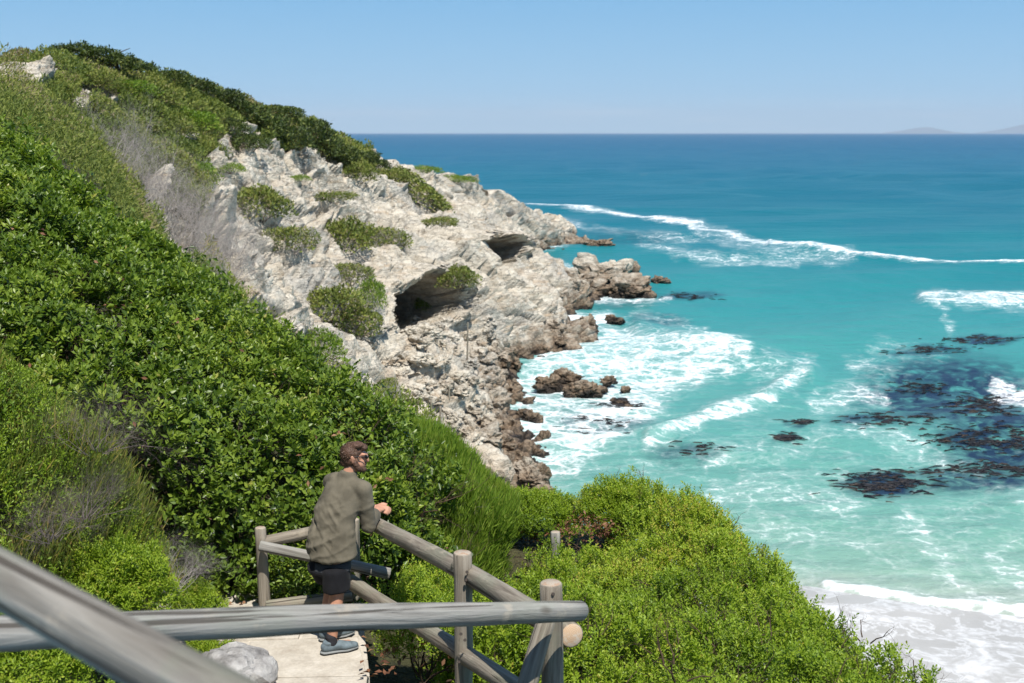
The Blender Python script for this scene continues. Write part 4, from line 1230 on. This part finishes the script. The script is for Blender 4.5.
# grey dead bushes in the gully
DB = [(112, 160), (122, 178), (135, 192), (150, 205), (160, 222), (175, 232), (188, 246), (200, 258), (212, 262), (222, 250), (205, 236), (190, 222), (222, 275), (172, 212), (145, 182), (232, 262), (214, 285), (126, 160)]
pd = None
for i, (px, py) in enumerate(DB):
    h, _ = hit(px, py + 6)
    if h is None: continue
    if pd is None:
        pd = thing("dead_bush", "-", "dead bush", h, "grey dead bushes in the gully")
        S = branch_segs(np.random.default_rng(77), 22, 1.25, .016, 3, .6, base_r=.9, kids=3, up=.9, wig=.28)
        V, Q = tubes(S, 3); link("branches", mesh("branches", V, Q, M["twig_grey"]), pd)
        o = pd
    else:
        o = copy_tree(pd)
    _, _, D = project(np.array(h)); s_ = float(D) / 48 * random.uniform(.8, 1.2)
    o.location = h; o.scale = (s_, s_, s_ * random.uniform(.9, 1.25)); o.rotation_euler = (0, random.uniform(-.1, .25), random.uniform(0, 6.28))
    o["label"] = "leafless silver grey dead bush among others in the gully"

# ------------------------------------------------------------------ rocks in the surf and at the foot of the cliff
SR = [(600, 268, 27, 17, "largest lumpy pale brown rock of the offshore group below the headland"), (626, 284, 24, 11, "low brown rock at the right end of the offshore group"), (572, 279, 20, 14, "pale rock of the offshore group nearest the cliff"),
      (588, 285, 18, 9, "low rock in front of the offshore group's gap"), (633, 266, 7, 8, "small upright rock standing off the offshore group"), (659, 280, 10, 5, "small low dark rock farthest right of the offshore group"),
      (600, 242, 17, 5, "flat dark brown rock awash off the tip of the headland"), (590, 322, 9, 9, "pointed brown rock off the brown buttress at the foot of the cliff"), (614, 318, 9, 4, "low rock awash beside the pointed brown rock"),
      (566, 374, 21, 11, "largest broken brown rock in the white foam"), (584, 386, 18, 9, "flat brown rock at the near end of the broken rock in the foam"), (548, 380, 14, 7, "low brown rock on the cliff side of the broken rock in the foam"),
      (608, 378, 9, 4, "small brown rock in the foam right of the broken rock"), (602, 388, 6, 3, "tiny brown rock between the broken rock and its right neighbours"), (620, 400, 10, 3, "flat dark rock awash at the edge of the foam"),
      (626, 388, 6, 3, "little dark rock in the foam above the flat one awash"), (646, 352, 8, 3, "small dark rock alone in the middle of the foam"), (541, 471, 11, 11, "rounded brown boulder just above the bushes on the shelf"),
      (543, 434, 6, 6, "single round dark stone in the foam close to the shore boulders"), (560, 352, 9, 4, "low rock awash under the brown buttress"), (570, 340, 8, 4, "small rock at the seaward foot of the brown buttress"),
      (628, 405, 6, 2, "thin dark rock barely above water near the flat one awash"), (520, 210, 10, 4, "low rock at the outermost tip of the headland")]
for i, (px, py, rx, ry, lb) in enumerate(SR):
    D = EYE / slope(py + ry); k = D / F
    c = XZD((px - 512) * k, .0, D)
    o = link("sea_rock", rock_mesh("sea_rock", (rx * k, rx * k * .8, ry * k * 1.25), 40 + i, M["sea_rock"], 5 if rx > 15 else 4, 1.2, .55), None, lb, "rock", "rocks in the surf below the cliff", None, (c[0], c[1], ry * k * .35))

PB = [rock_mesh("shore_boulder", (1, .85, .7), 80 + i, M["sea_rock"], 4, 1.2, .7) for i in range(5)]
PR = [rock_mesh("cliff_boulder", (1, .85, .62), 90 + i, M["rock"], 4, 1.3, .75) for i in range(5)]
for me in PR:
    a_ = me.attributes.new("veg", 'FLOAT', 'POINT'); a_ = me.attributes.new("sand", 'FLOAT', 'POINT')
r2 = random.Random(5)
n = 0
while n < 90:
    D = 60 + 85 * r2.random() ** 1.5
    xs, zs = section(D)
    x = xs[7] + r2.uniform(-3.2, 1.2)
    w = XZD(x, 0, D); h = drop(w[0], w[1])
    if h is None or h.z > 2.6: continue
    o = link("shore_boulder", PB[n % 5], None, "brown weed stained boulder among many at the foot of the pale cliff", "boulder", "brown boulders along the cliff foot")
    s_ = r2.uniform(.3, 1.0) * (1.3 if r2.random() < .2 else .8)
    o.location = (h.x, h.y, max(h.z, -.2) + s_ * .15); o.scale = (s_, s_, s_); o.rotation_euler = (r2.uniform(-.3, .3), r2.uniform(-.3, .3), r2.uniform(0, 6.28))
    n += 1
n = 0
while n < 80:
    px, py = r2.uniform(350, 520), r2.uniform(320, 470)
    h, _ = hit(px, py)
    if h is None or h.z < 2.2 or h.z > 11: continue
    _, _, D = project(np.array(h))
    if D < 62 or D > 125: continue
    o = link("cliff_boulder", PR[n % 5], None, "pale angular boulder among many strewn over the lower cliff", "boulder", "pale boulders on the lower cliff")
    s_ = r2.uniform(.3, .8) * (1.5 if r2.random() < .15 else 1)
    o.location = h + Vector((0, 0, s_ * .1)); o.scale = (s_, s_, s_); o.rotation_euler = (r2.uniform(-.3, .3), r2.uniform(-.1, .5), r2.uniform(0, 6.28))
    n += 1

# thin poles standing on the cliff path
for px, py, hgt, lb in ((467, 362, 40, "tall thin yellowish pole standing on the cliff foot under the big cave"), (440, 426, 20, "thin yellowish pole near the edge of the thicket, taller of the near pair"),
                        (431, 414, 16, "thin grey pole beside the yellowish one near the edge of the thicket"), (449, 398, 14, "short dark stake on the pale rock left of the shore boulders")):
    h, _ = hit(px, py)
    if h is None: continue
    _, _, D = project(np.array(h)); L = hgt / F * float(D)
    me_o = pole("marker_pole", (h.x, h.y, h.z - .2), (h.x + .03 * L, h.y, h.z + L), .07, .055, None, "wood", "cut", 61, 8, 5)
    me_o["label"] = lb; me_o["category"] = "pole"; me_o["group"] = "thin poles on the lower cliff"

# ------------------------------------------------------------------ floating kelp
SB = BVHTree.FromPolygons([tuple(v) for v in SP1.reshape(-1, 3)], [tuple(f) for f in grid_faces(*PX.shape)])
t = NT("kelp_frond")
c = t.ramp(t.attr("tone"), [(0, (.004, .005, .009)), (.8, (.010, .010, .013)), (1, (.045, .027, .016))])
t.set(col=c, rough=.55, spec=.3)
M["kelp"] = t.m
KB = [(884, 480, 42, 12, 330, "broad kelp raft nearest the beach"), (797, 427, 13, 4, 50, "small kelp patch, upper of the two right of the long foam streak"), (785, 441, 12, 4, 60, "small kelp patch, lower of the two right of the long foam streak"),
      (985, 342, 38, 4, 130, "narrow kelp line at the top of the big kelp field"), (925, 351, 42, 4, 120, "thin broken kelp line left of the narrow one at the top of the field"), (985, 405, 34, 16, 260, "dense brown kelp mass in the middle of the big field"),
      (1005, 440, 40, 12, 260, "dense brown kelp mass at the right edge of the picture"), (890, 424, 46, 8, 130, "long loose kelp trail left of the dense brown masses"), (950, 440, 30, 8, 110, "loose kelp between the long trail and the dense masses"),
      (990, 468, 60, 9, 190, "kelp strewn along the foam line under the dense masses"), (684, 296, 34, 4, 80, "thin kelp streak right of the offshore rocks"), (920, 385, 40, 7, 90, "scattered kelp beside the white foam patch in the field"),
      (622, 406, 30, 5, 50, "dark kelp by the flat rock awash at the foam's edge"), (600, 425, 40, 8, 40, "few dark kelp fronds drifting in the foam near shore"), (690, 452, 30, 6, 40, "sparse kelp just under the long foam streak")]
for i, (cx, cy, rx, ry, n, lb) in enumerate(KB):
    rg = np.random.default_rng(500 + i)
    D = EYE / slope(cy); c0 = XZD((cx - 512) * D / F, 0, D)
    segs = []; ton = []
    got = 0; tries = 0
    n = int(n * .75)
    while got < n and tries < n * 30:
        tries += 1
        a, b_ = rg.normal() * .5, rg.normal() * .5
        x, y = cx + a * rx, cy + b_ * ry
        if noise(np.array([[x / 10, y / 3.2, i * 3.0]]), 1, 511, 2)[0] < .46: continue
        Dk = EYE / slope(y); w = XZD((x - 512) * Dk / F, 0, Dk)
        hh_ = SB.ray_cast(Vector((w[0], w[1], 20)), Vector((0, 0, -1)))[0]
        z = hh_.z if hh_ else 0
        p = np.array([w[0], w[1], z + .03]); th_ = rg.uniform(-.6, .6) + (math.pi if rg.random() < .5 else 0)
        dr = np.array([math.cos(th_), math.sin(th_), 0])
        L = rg.uniform(.3, 1.05); r = rg.uniform(.022, .06); hz_ = rg.uniform(-.02, .06)
        m1 = p + dr * L * .5 + np.array([0, 0, hz_]); e = p + dr * L + np.array([rg.normal() * .1, rg.normal() * .1, -.05])
        segs += [(*p, *m1, r * .6, r), (*m1, *e, r, r * .25)]; tn = rg.random(); ton += [tn, tn]
        got += 1
    V, Q = tubes(np.array(segs) - np.array([*c0, *c0, 0, 0]), 6)
    link("kelp_patch", mesh("kelp_patch", V, Q, M["kelp"], smooth=True, attrs={"tone": np.repeat(ton, 12)}), None, lb, "kelp", "kelp patches off the beach", "stuff", c0)

# ------------------------------------------------------------------ far mountains across the bay
def ridge(name, pts, D, seed):
    xs_ = np.linspace(pts[0][0], pts[-1][0], 120); top = np.interp(xs_, [p[0] for p in pts], [p[1] for p in pts])
    V = []
    rows_ = np.linspace(-1, 1, 13)
    for q in rows_:
        for x, y in zip(xs_, top):
            hgt = max(0.0, (133 - y)) / F * D * CP * 1.02 + EYE
            prof = 1 - abs(q) ** 1.3
            w = XZD((x - 512) / F * D, 0, D)
            V.append((w[0], w[1] + q * 3500, -30 + hgt * prof * (1 + .35 * (noise(np.array([[x / 9, q * 3, seed]]), 1, seed, 3)[0] - .5) * (1 - prof * .6))))
    o = link(name, mesh(name, np.array(V), grid_faces(13, 120), M["hill"], smooth=True), kind="structure")
    return o
M["hill"] = plain("far_hill", (.10, .13, .165), .95, .1, .3, .001)  # base colour tinted blue to add to the haze over distance
ridge("mountains", [(885, 133), (908, 129), (918, 127), (926, 126.3), (936, 129), (958, 132.4)], 56000, 3)
ridge("mountains", [(978, 133), (995, 130.5), (1010, 127.5), (1024, 124), (1050, 119), (1090, 122), (1150, 129), (1180, 133)], 56000, 4)

# ------------------------------------------------------------------ the man leaning on the handrail
M["skin"] = plain("tanned_skin", (.47, .235, .15), .55, .35, .12, 25)
M["hair"] = plain("brown_hair", (.085, .046, .030), .6, .3, .5, 60)
M["shoe"] = plain("blue_grey_shoe", (.12, .155, .175), .7, .3, .35, 22)
M["sole"] = plain("shoe_sole", (.20, .21, .21), .8, .3, .2, 20)
M["sock"] = plain("dark_sock", (.03, .03, .035), .9, .2, .2, 30)
M["glass"] = plain("dark_sunglasses", (.01, .01, .012), .25, .5, .1, 10)
def cloth(name, col, var, weave=420, wear=.25):
    t = NT(name)
    p = t.pos(obj=True); n = t.noise(p, 5, 5, .6); w = t.noise(p, weave, 2, .5)
    c = t.mix(t.g(n, .35, .65), tuple(x * (1 - var) for x in col), tuple(x * (1 + var) for x in col))
    c = t.mix(wear, c, w, 'OVERLAY')
    t.set(col=c, rough=.9, spec=.15, nrm=t.bump(w, .25, .002))
    t.b.inputs["Sheen Weight"].default_value = .03
    return t.m
M["shirt"] = cloth("olive_grey_linen", (.125, .110, .080), .26)
M["tee"] = cloth("charcoal_jersey", (.045, .048, .055), .12)
M["shorts"] = cloth("black_shorts", (.012, .012, .014), .25)

TH = math.radians(-30)
man_at = Vector(XZD(-1.44, 16.085, 8.80))
man = thing("person", "bearded man in olive grey long sleeved shirt and black shorts leaning on the handrail", "person", man_at)
man.rotation_euler = (0, 0, TH)
man.scale = (.945,) * 3

def blob_mesh(name, chains, mat, voxel=.010, smooth=5, fold=None, parent=man):
    """chains of ellipsoids laid densely along bones, fused into one continuous skin"""
    bm = bmesh.new(); bmesh.ops.create_icosphere(bm, subdivisions=3, radius=1)
    base = np.array([v.co[:] for v in bm.verts]); fc = np.array([[v.index for v in f.verts] for f in bm.faces]); bm.free()
    VV, FF, off = [], [], 0
    for ch in chains:
        for (p0, r0), (p1, r1) in zip(ch[:-1], ch[1:]) if len(ch) > 1 else [(ch[0], ch[0])]:
            p0, p1 = np.array(p0, float), np.array(p1, float)
            r0 = np.array(r0 if np.ndim(r0) else (r0,) * 3, float); r1 = np.array(r1 if np.ndim(r1) else (r1,) * 3, float)
            m = max(2, int(np.linalg.norm(p1 - p0) / (min(r0.min(), r1.min()) * .35)) + 1) if len(ch) > 1 else 1
            for q in np.linspace(0, 1, m):
                VV.append(base * (r0 + (r1 - r0) * q) + p0 + (p1 - p0) * q); FF.append(fc + off); off += len(base)
    me = mesh(name + "_raw", np.concatenate(VV), np.concatenate(FF))
    ob = bpy.data.objects.new(name + "_raw", me); COL.objects.link(ob)
    r = ob.modifiers.new("r", 'REMESH'); r.mode = 'VOXEL'; r.voxel_size = voxel
    s_ = ob.modifiers.new("s", 'SMOOTH'); s_.iterations = smooth; s_.factor = .5
    dg = bpy.context.evaluated_depsgraph_get()
    out = bpy.data.meshes.new_from_object(ob.evaluated_get(dg))
    bpy.data.objects.remove(ob); bpy.data.meshes.remove(me)
    out.name = name; out.materials.clear(); out.materials.append(mat)
    nv = len(out.vertices)
    co = np.empty(nv * 3, np.float32); out.vertices.foreach_get("co", co); co = co.reshape(-1, 3).astype(float)
    if fold is not None:
        nm = np.empty(nv * 3, np.float32); out.vertices.foreach_get("normal", nm)
        co = co + nm.reshape(-1, 3) * fold(co)[:, None]
        out.vertices.foreach_set("co", co.astype(np.float32).ravel())
    out.polygons.foreach_set("use_smooth", np.full(len(out.polygons), True)); out.update()
    return link(name, out, parent)

hy = math.radians(-52)                       # the head turned to the right
hc = np.array([.05, .375, 1.520])
hf = np.array([-math.sin(hy) * .98, math.cos(hy) * .98, -.12]); hf /= np.linalg.norm(hf)
hr = np.array([math.cos(hy), math.sin(hy), 0]); hu = np.cross(hr, hf)
H = lambda r, f, u: hc + hr * r + hf * f + hu * u
shR, shL = (.185, .31, 1.285), (-.165, .335, 1.295)
elR, elL = (.205, .335, .985), (-.17, .60, .985)
wrR, wrL = (.115, .555, 1.005), (.02, .665, 1.005)
ankR, ankL = (.10, -.04, .10), (-.075, .15, .10)
kneR, kneL = (.105, .03, .47), (-.07, .20, .47)
chains = [
    [((0, .06, .86), (.12, .09, .08)), ((0, .12, 1.02), (.11, .08, .08)), ((0, .24, 1.20), (.12, .085, .08)), ((0, .29, 1.29), (.11, .07, .05)), ((.02, .335, 1.40), .054), (H(0, -.015, -.06), .055)],
    [((.08, .06, .74), .085), (kneR, .060), ((.105, -.01, .32), .060), (ankR, .038), ((.115, .0, .05), .038), ((.155, .10, .035), .03)],
    [((-.08, .08, .74), .085), (kneL, .060), ((-.07, .15, .32), .060), (ankL, .038), ((-.06, .19, .05), .038), ((-.03, .28, .035), .03)],
    [((.10, .31, 1.31), .06), (shR, .062), (elR, .044), (wrR, .029)], [((-.1, .32, 1.33), .06), (shL, .062), (elL, .044), (wrL, .029)],
    # head
    [(H(0, -.012, .03), (.076, .092, .092))], [(H(0, -.03, .04), (.077, .08, .085))], [(H(0, .035, -.04), (.058, .058, .060))], [(H(0, .05, -.075), (.04, .04, .035))],
    [(H(0, .085, .035), .022), (H(0, .112, -.012), .014)], [(H(0, .086, -.052), (.026, .014, .012))], [(H(.03, .07, .045), (.022, .018, .014)), (H(-.03, .07, .045), (.022, .018, .014))],
    [(H(.076, -.012, .015), .016), (H(.083, -.022, .03), .014), (H(.078, -.012, -.02), .010)], [(H(-.076, -.012, .015), .016), (H(-.083, -.022, .03), .014)],
]
def hand(w, d, s, up):
    """palm plus four curled fingers and a thumb; d along the hand, s across towards the thumb"""
    w, d, s, up = (np.array(x, float) for x in (w, d, s, up))
    d /= np.linalg.norm(d); s = s - d * (s @ d); s /= np.linalg.norm(s); up = np.cross(s, d) * np.sign(np.cross(s, d) @ up)
    out = [[(w, .027), (w + d * .045 + s * .012, .026), (w + d * .085 + s * .018, .019)], [(w + d * .03, .026), (w + d * .082 - s * .018, .018)]]
    for k, (o, L) in enumerate(((.030, .064), (.010, .072), (-.010, .067), (-.030, .052))):
        b = w + d * .088 + s * o + up * .004
        m = b + d * L * .5 - up * L * .12; e = m + d * L * .22 - up * L * .36; f = e - d * L * .12 - up * L * .26
        out.append([(b, .0105), (m, .0095), (e, .0088), (f, .0078)])
    b = w + d * .03 + s * .030; m = b + d * .03 + s * .024; e = m + d * .034 + s * .004 - up * .008
    out.append([(b, .013), (m, .011), (e, .009)])
    return out
chains += hand(wrR, (-.02, .095, .012), (-.9, .1, .35), (.3, 0, 1)) + hand(wrL, (.10, .03, -.01), (.1, .6, .5), (0, .2, 1))
body = blob_mesh("body", chains, M["skin"], .0075, 4)

def folds(c):
    d1 = np.stack([c[:, 0] * 2.6 + c[:, 2] * 2.0, c[:, 1] * 3, (c[:, 2] - c[:, 0] * .55) * 9.5], -1)
    d2 = np.stack([c[:, 0] * 5 - c[:, 2] * 3, c[:, 1] * 5, (c[:, 2] + c[:, 0] * .9) * 15], -1)
    w = .22 - np.abs(noise(d1, 1, 611, 2) - .5) * 1.6
    w2 = .2 - np.abs(noise(d2, 1, 612, 2) - .5) * 1.5
    w3 = noise(np.stack([c[:, 0] * 10, c[:, 1] * 10, c[:, 2] * 3], -1), 1, 613, 2) - .5
    amt = (sstep(1.36, 1.05, c[:, 2]) * .65 + .35) * np.where(c[:, 0] > .12, .55, 1)
    return (w * .044 + w2 * .028 + w3 * .024) * amt
shirt_ch = [
    [((.02, .085, .785), (.222, .185, .04)), ((.01, .105, .90), (.212, .17, .07)), ((0, .15, 1.04), (.198, .145, .08)), ((0, .235, 1.19), (.19, .135, .08)), ((0, .295, 1.295), (.175, .11, .06)), ((.01, .325, 1.365), (.095, .075, .035)), ((.02, .335, 1.415), (.070, .066, .014))],
    [((.10, .305, 1.31), .072), (shR, .078), ((.2, .325, 1.12), .070), (elR, .066), ((.16, .45, 1.0), .058), ((.125, .53, 1.005), .047)],
    [((-.10, .315, 1.325), .072), (shL, .078), ((-.18, .45, 1.15), .070), (elL, .060), ((-.06, .64, 1.0), .050), ((.0, .66, 1.005), .041)],
]
shirt = blob_mesh("shirt", shirt_ch, M["shirt"], .010, 3, folds)
blob_mesh("undershirt", [[((.02, .075, .672), (.182, .146, .02)), ((.02, .085, .735), (.172, .138, .025))]], M["tee"], .010, 3, lambda c: (noise(c * np.array([14, 14, 5]), 1, 613, 2) - .5) * .02)
blob_mesh("shorts", [[((.01, .075, .76), (.150, .115, .04)), ((0, .06, .66), (.176, .138, .05))],
                     [((.095, .04, .68), (.105, .125, .05)), ((.105, .035, .525), (.108, .118, .03))], [((-.09, .08, .68), (.105, .12, .05)), ((-.085, .155, .525), (.10, .112, .03))]],
          M["shorts"], .010, 3, lambda c: (noise(c * np.array([9, 9, 4]), 1, 614, 3) - .5) * .03)
hair = [[(H(0, -.022, .045), (.084, .096, .088))], [(H(0, -.035, .005), (.080, .078, .085))], [(H(0, -.055, -.035), (.066, .055, .05))], [(H(0, .045, .098), (.062, .042, .032))], [(H(.02, .01, .118), (.055, .06, .028))]]
blob_mesh("hair", hair, M["hair"], .007, 2, lambda c: (noise(c * 110, 1, 615, 3) - .5) * .014)
d = rand_dirs(5200); k = ((d[:, 1] < .30) & (d[:, 2] > -.55)) | (d[:, 2] > .62); d = d[k]
P = hc + np.outer(d[:, 0] * .084, hr) + np.outer(d[:, 1] * .096 - .022, hf) + np.outer(d[:, 2] * .088 + .043, hu)
Nw = unit(np.outer(d[:, 0], hr) + np.outer(d[:, 1], hf) + np.outer(d[:, 2], hu))
tn = unit(np.cross(np.cross(Nw, -hu * .8 - hf * .5 + RNG.normal(size=Nw.shape) * .45), Nw) + Nw * .22)
tt = NT("hair_strand"); tt.set(col=tt.ramp(tt.attr("tone"), [(0, (.035, .018, .011)), (.6, (.10, .055, .034)), (1, (.20, .12, .075))]), rough=.5, spec=.4)
link("hair_strands", leaf_mesh("hair_strands", P, tn, Nw, RNG.uniform(.012, .022, len(P)), .0040, RNG.random(len(P)), tt.m, .1), man)
blob_mesh("beard", [[(H(.060, .012, -.03), (.020, .026, .03)), (H(.048, .045, -.07), (.022, .026, .028)), (H(0, .082, -.088), (.032, .024, .026)), (H(-.048, .045, -.07), (.022, .026, .028)), (H(-.060, .012, -.03), (.020, .026, .03))],
                    [(H(-.02, .096, -.034), .010), (H(.02, .096, -.034), .010)]], M["hair"], .006, 2, lambda c: (noise(c * 90, 1, 616, 2) - .5) * .010)
blob_mesh("sunglasses", [[(H(.08, -.01, .034), .0045), (H(.068, .082, .036), .0055)], [(H(-.08, -.01, .034), .0045), (H(-.068, .082, .036), .0055)],
                         [(H(.042, .094, .030), (.022, .010, .018))], [(H(-.042, .094, .030), (.022, .010, .018))], [(H(.04, .1, .036), .004), (H(-.04, .1, .036), .004)]], M["glass"], .004, 2)
for (ax_, ay_, fy) in ((.10, -.04, math.radians(-38)), (-.075, .15, math.radians(-30))):
    f = np.array([-math.sin(fy), math.cos(fy), 0]); r_ = np.array([f[1], -f[0], 0]); a0 = np.array([ax_, ay_, 0])
    Q = lambda u, v, w: tuple(a0 + f * u + r_ * v + np.array([0, 0, w]))
    blob_mesh("sock", [[(Q(0, 0, .09), .047), (Q(-.005, 0, .135), .046)]], M["sock"], .008, 2)
    sh = blob_mesh("shoe", [[(Q(-.05, 0, .055), (.045, .045, .042)), (Q(.03, 0, .06), (.046, .046, .042)), (Q(.11, .004, .045), (.050, .050, .034)), (Q(.175, .0, .036), (.042, .042, .026))], [(Q(-.03, 0, .095), (.047, .047, .02))]], M["shoe"], .007, 3)
    blob_mesh("sole", [[(Q(-.055, 0, .016), (.048, .048, .015)), (Q(.04, .0, .014), (.044, .044, .014)), (Q(.12, .004, .014), (.053, .053, .014)), (Q(.18, 0, .018), (.043, .043, .013))]], M["sole"], .007, 2, parent=sh)

# ------------------------------------------------------------------ sea air
hb = bmesh.new(); bmesh.ops.create_cube(hb, size=1)
me = bpy.data.meshes.new("haze"); hb.to_mesh(me); hb.free()
hm = bpy.data.materials.new("sea_air"); hm.use_nodes = True
ht = hm.node_tree; ht.nodes.remove(ht.nodes["Principled BSDF"])
pv = ht.nodes.new("ShaderNodeVolumePrincipled")
pv.inputs["Color"].default_value = (.74, .87, 1.0, 1); pv.inputs["Density"].default_value = 2.4e-5; pv.inputs["Anisotropy"].default_value = 0.0
ht.links.new(pv.outputs[0], ht.nodes["Material Output"].inputs["Volume"])
me.materials.append(hm)
hz_o = link("haze", me, kind="stuff", loc=(0, 25000, 540))
hz_o.scale = (110000, 74000, 1160)

for nm, lb, ct in (("terrain", "steep headland of pale layered rock, scrub slope and wet sand beach", "headland"), ("sea_water", "turquoise sea with white foam running out to a blue horizon", "sea"),
                   ("path", "pale concrete slab path the man stands on", "path"), ("mountains", "faint low mountain across the bay, the smaller one left of the frame's edge", "mountain"),
                   ("mountains.001", "faint low mountain across the bay cut by the right edge", "mountain"), ("fallen_leaves", "dry russet leaves fallen along the path edges", "leaves"),
                   ("haze", "thin pale blue sea air over the bay", "haze")):
    bpy.data.objects[nm]["label"] = lb; bpy.data.objects[nm]["category"] = ct
for nm, ct in (("shelf_shrub_cover", "ground cover"), ("undergrowth_twigs", "twigs"), ("hillside_heath", "heath"), ("bank_scrub", "scrub"), ("hillside_heath.001", "heath")):
    bpy.data.objects[nm]["category"] = ct
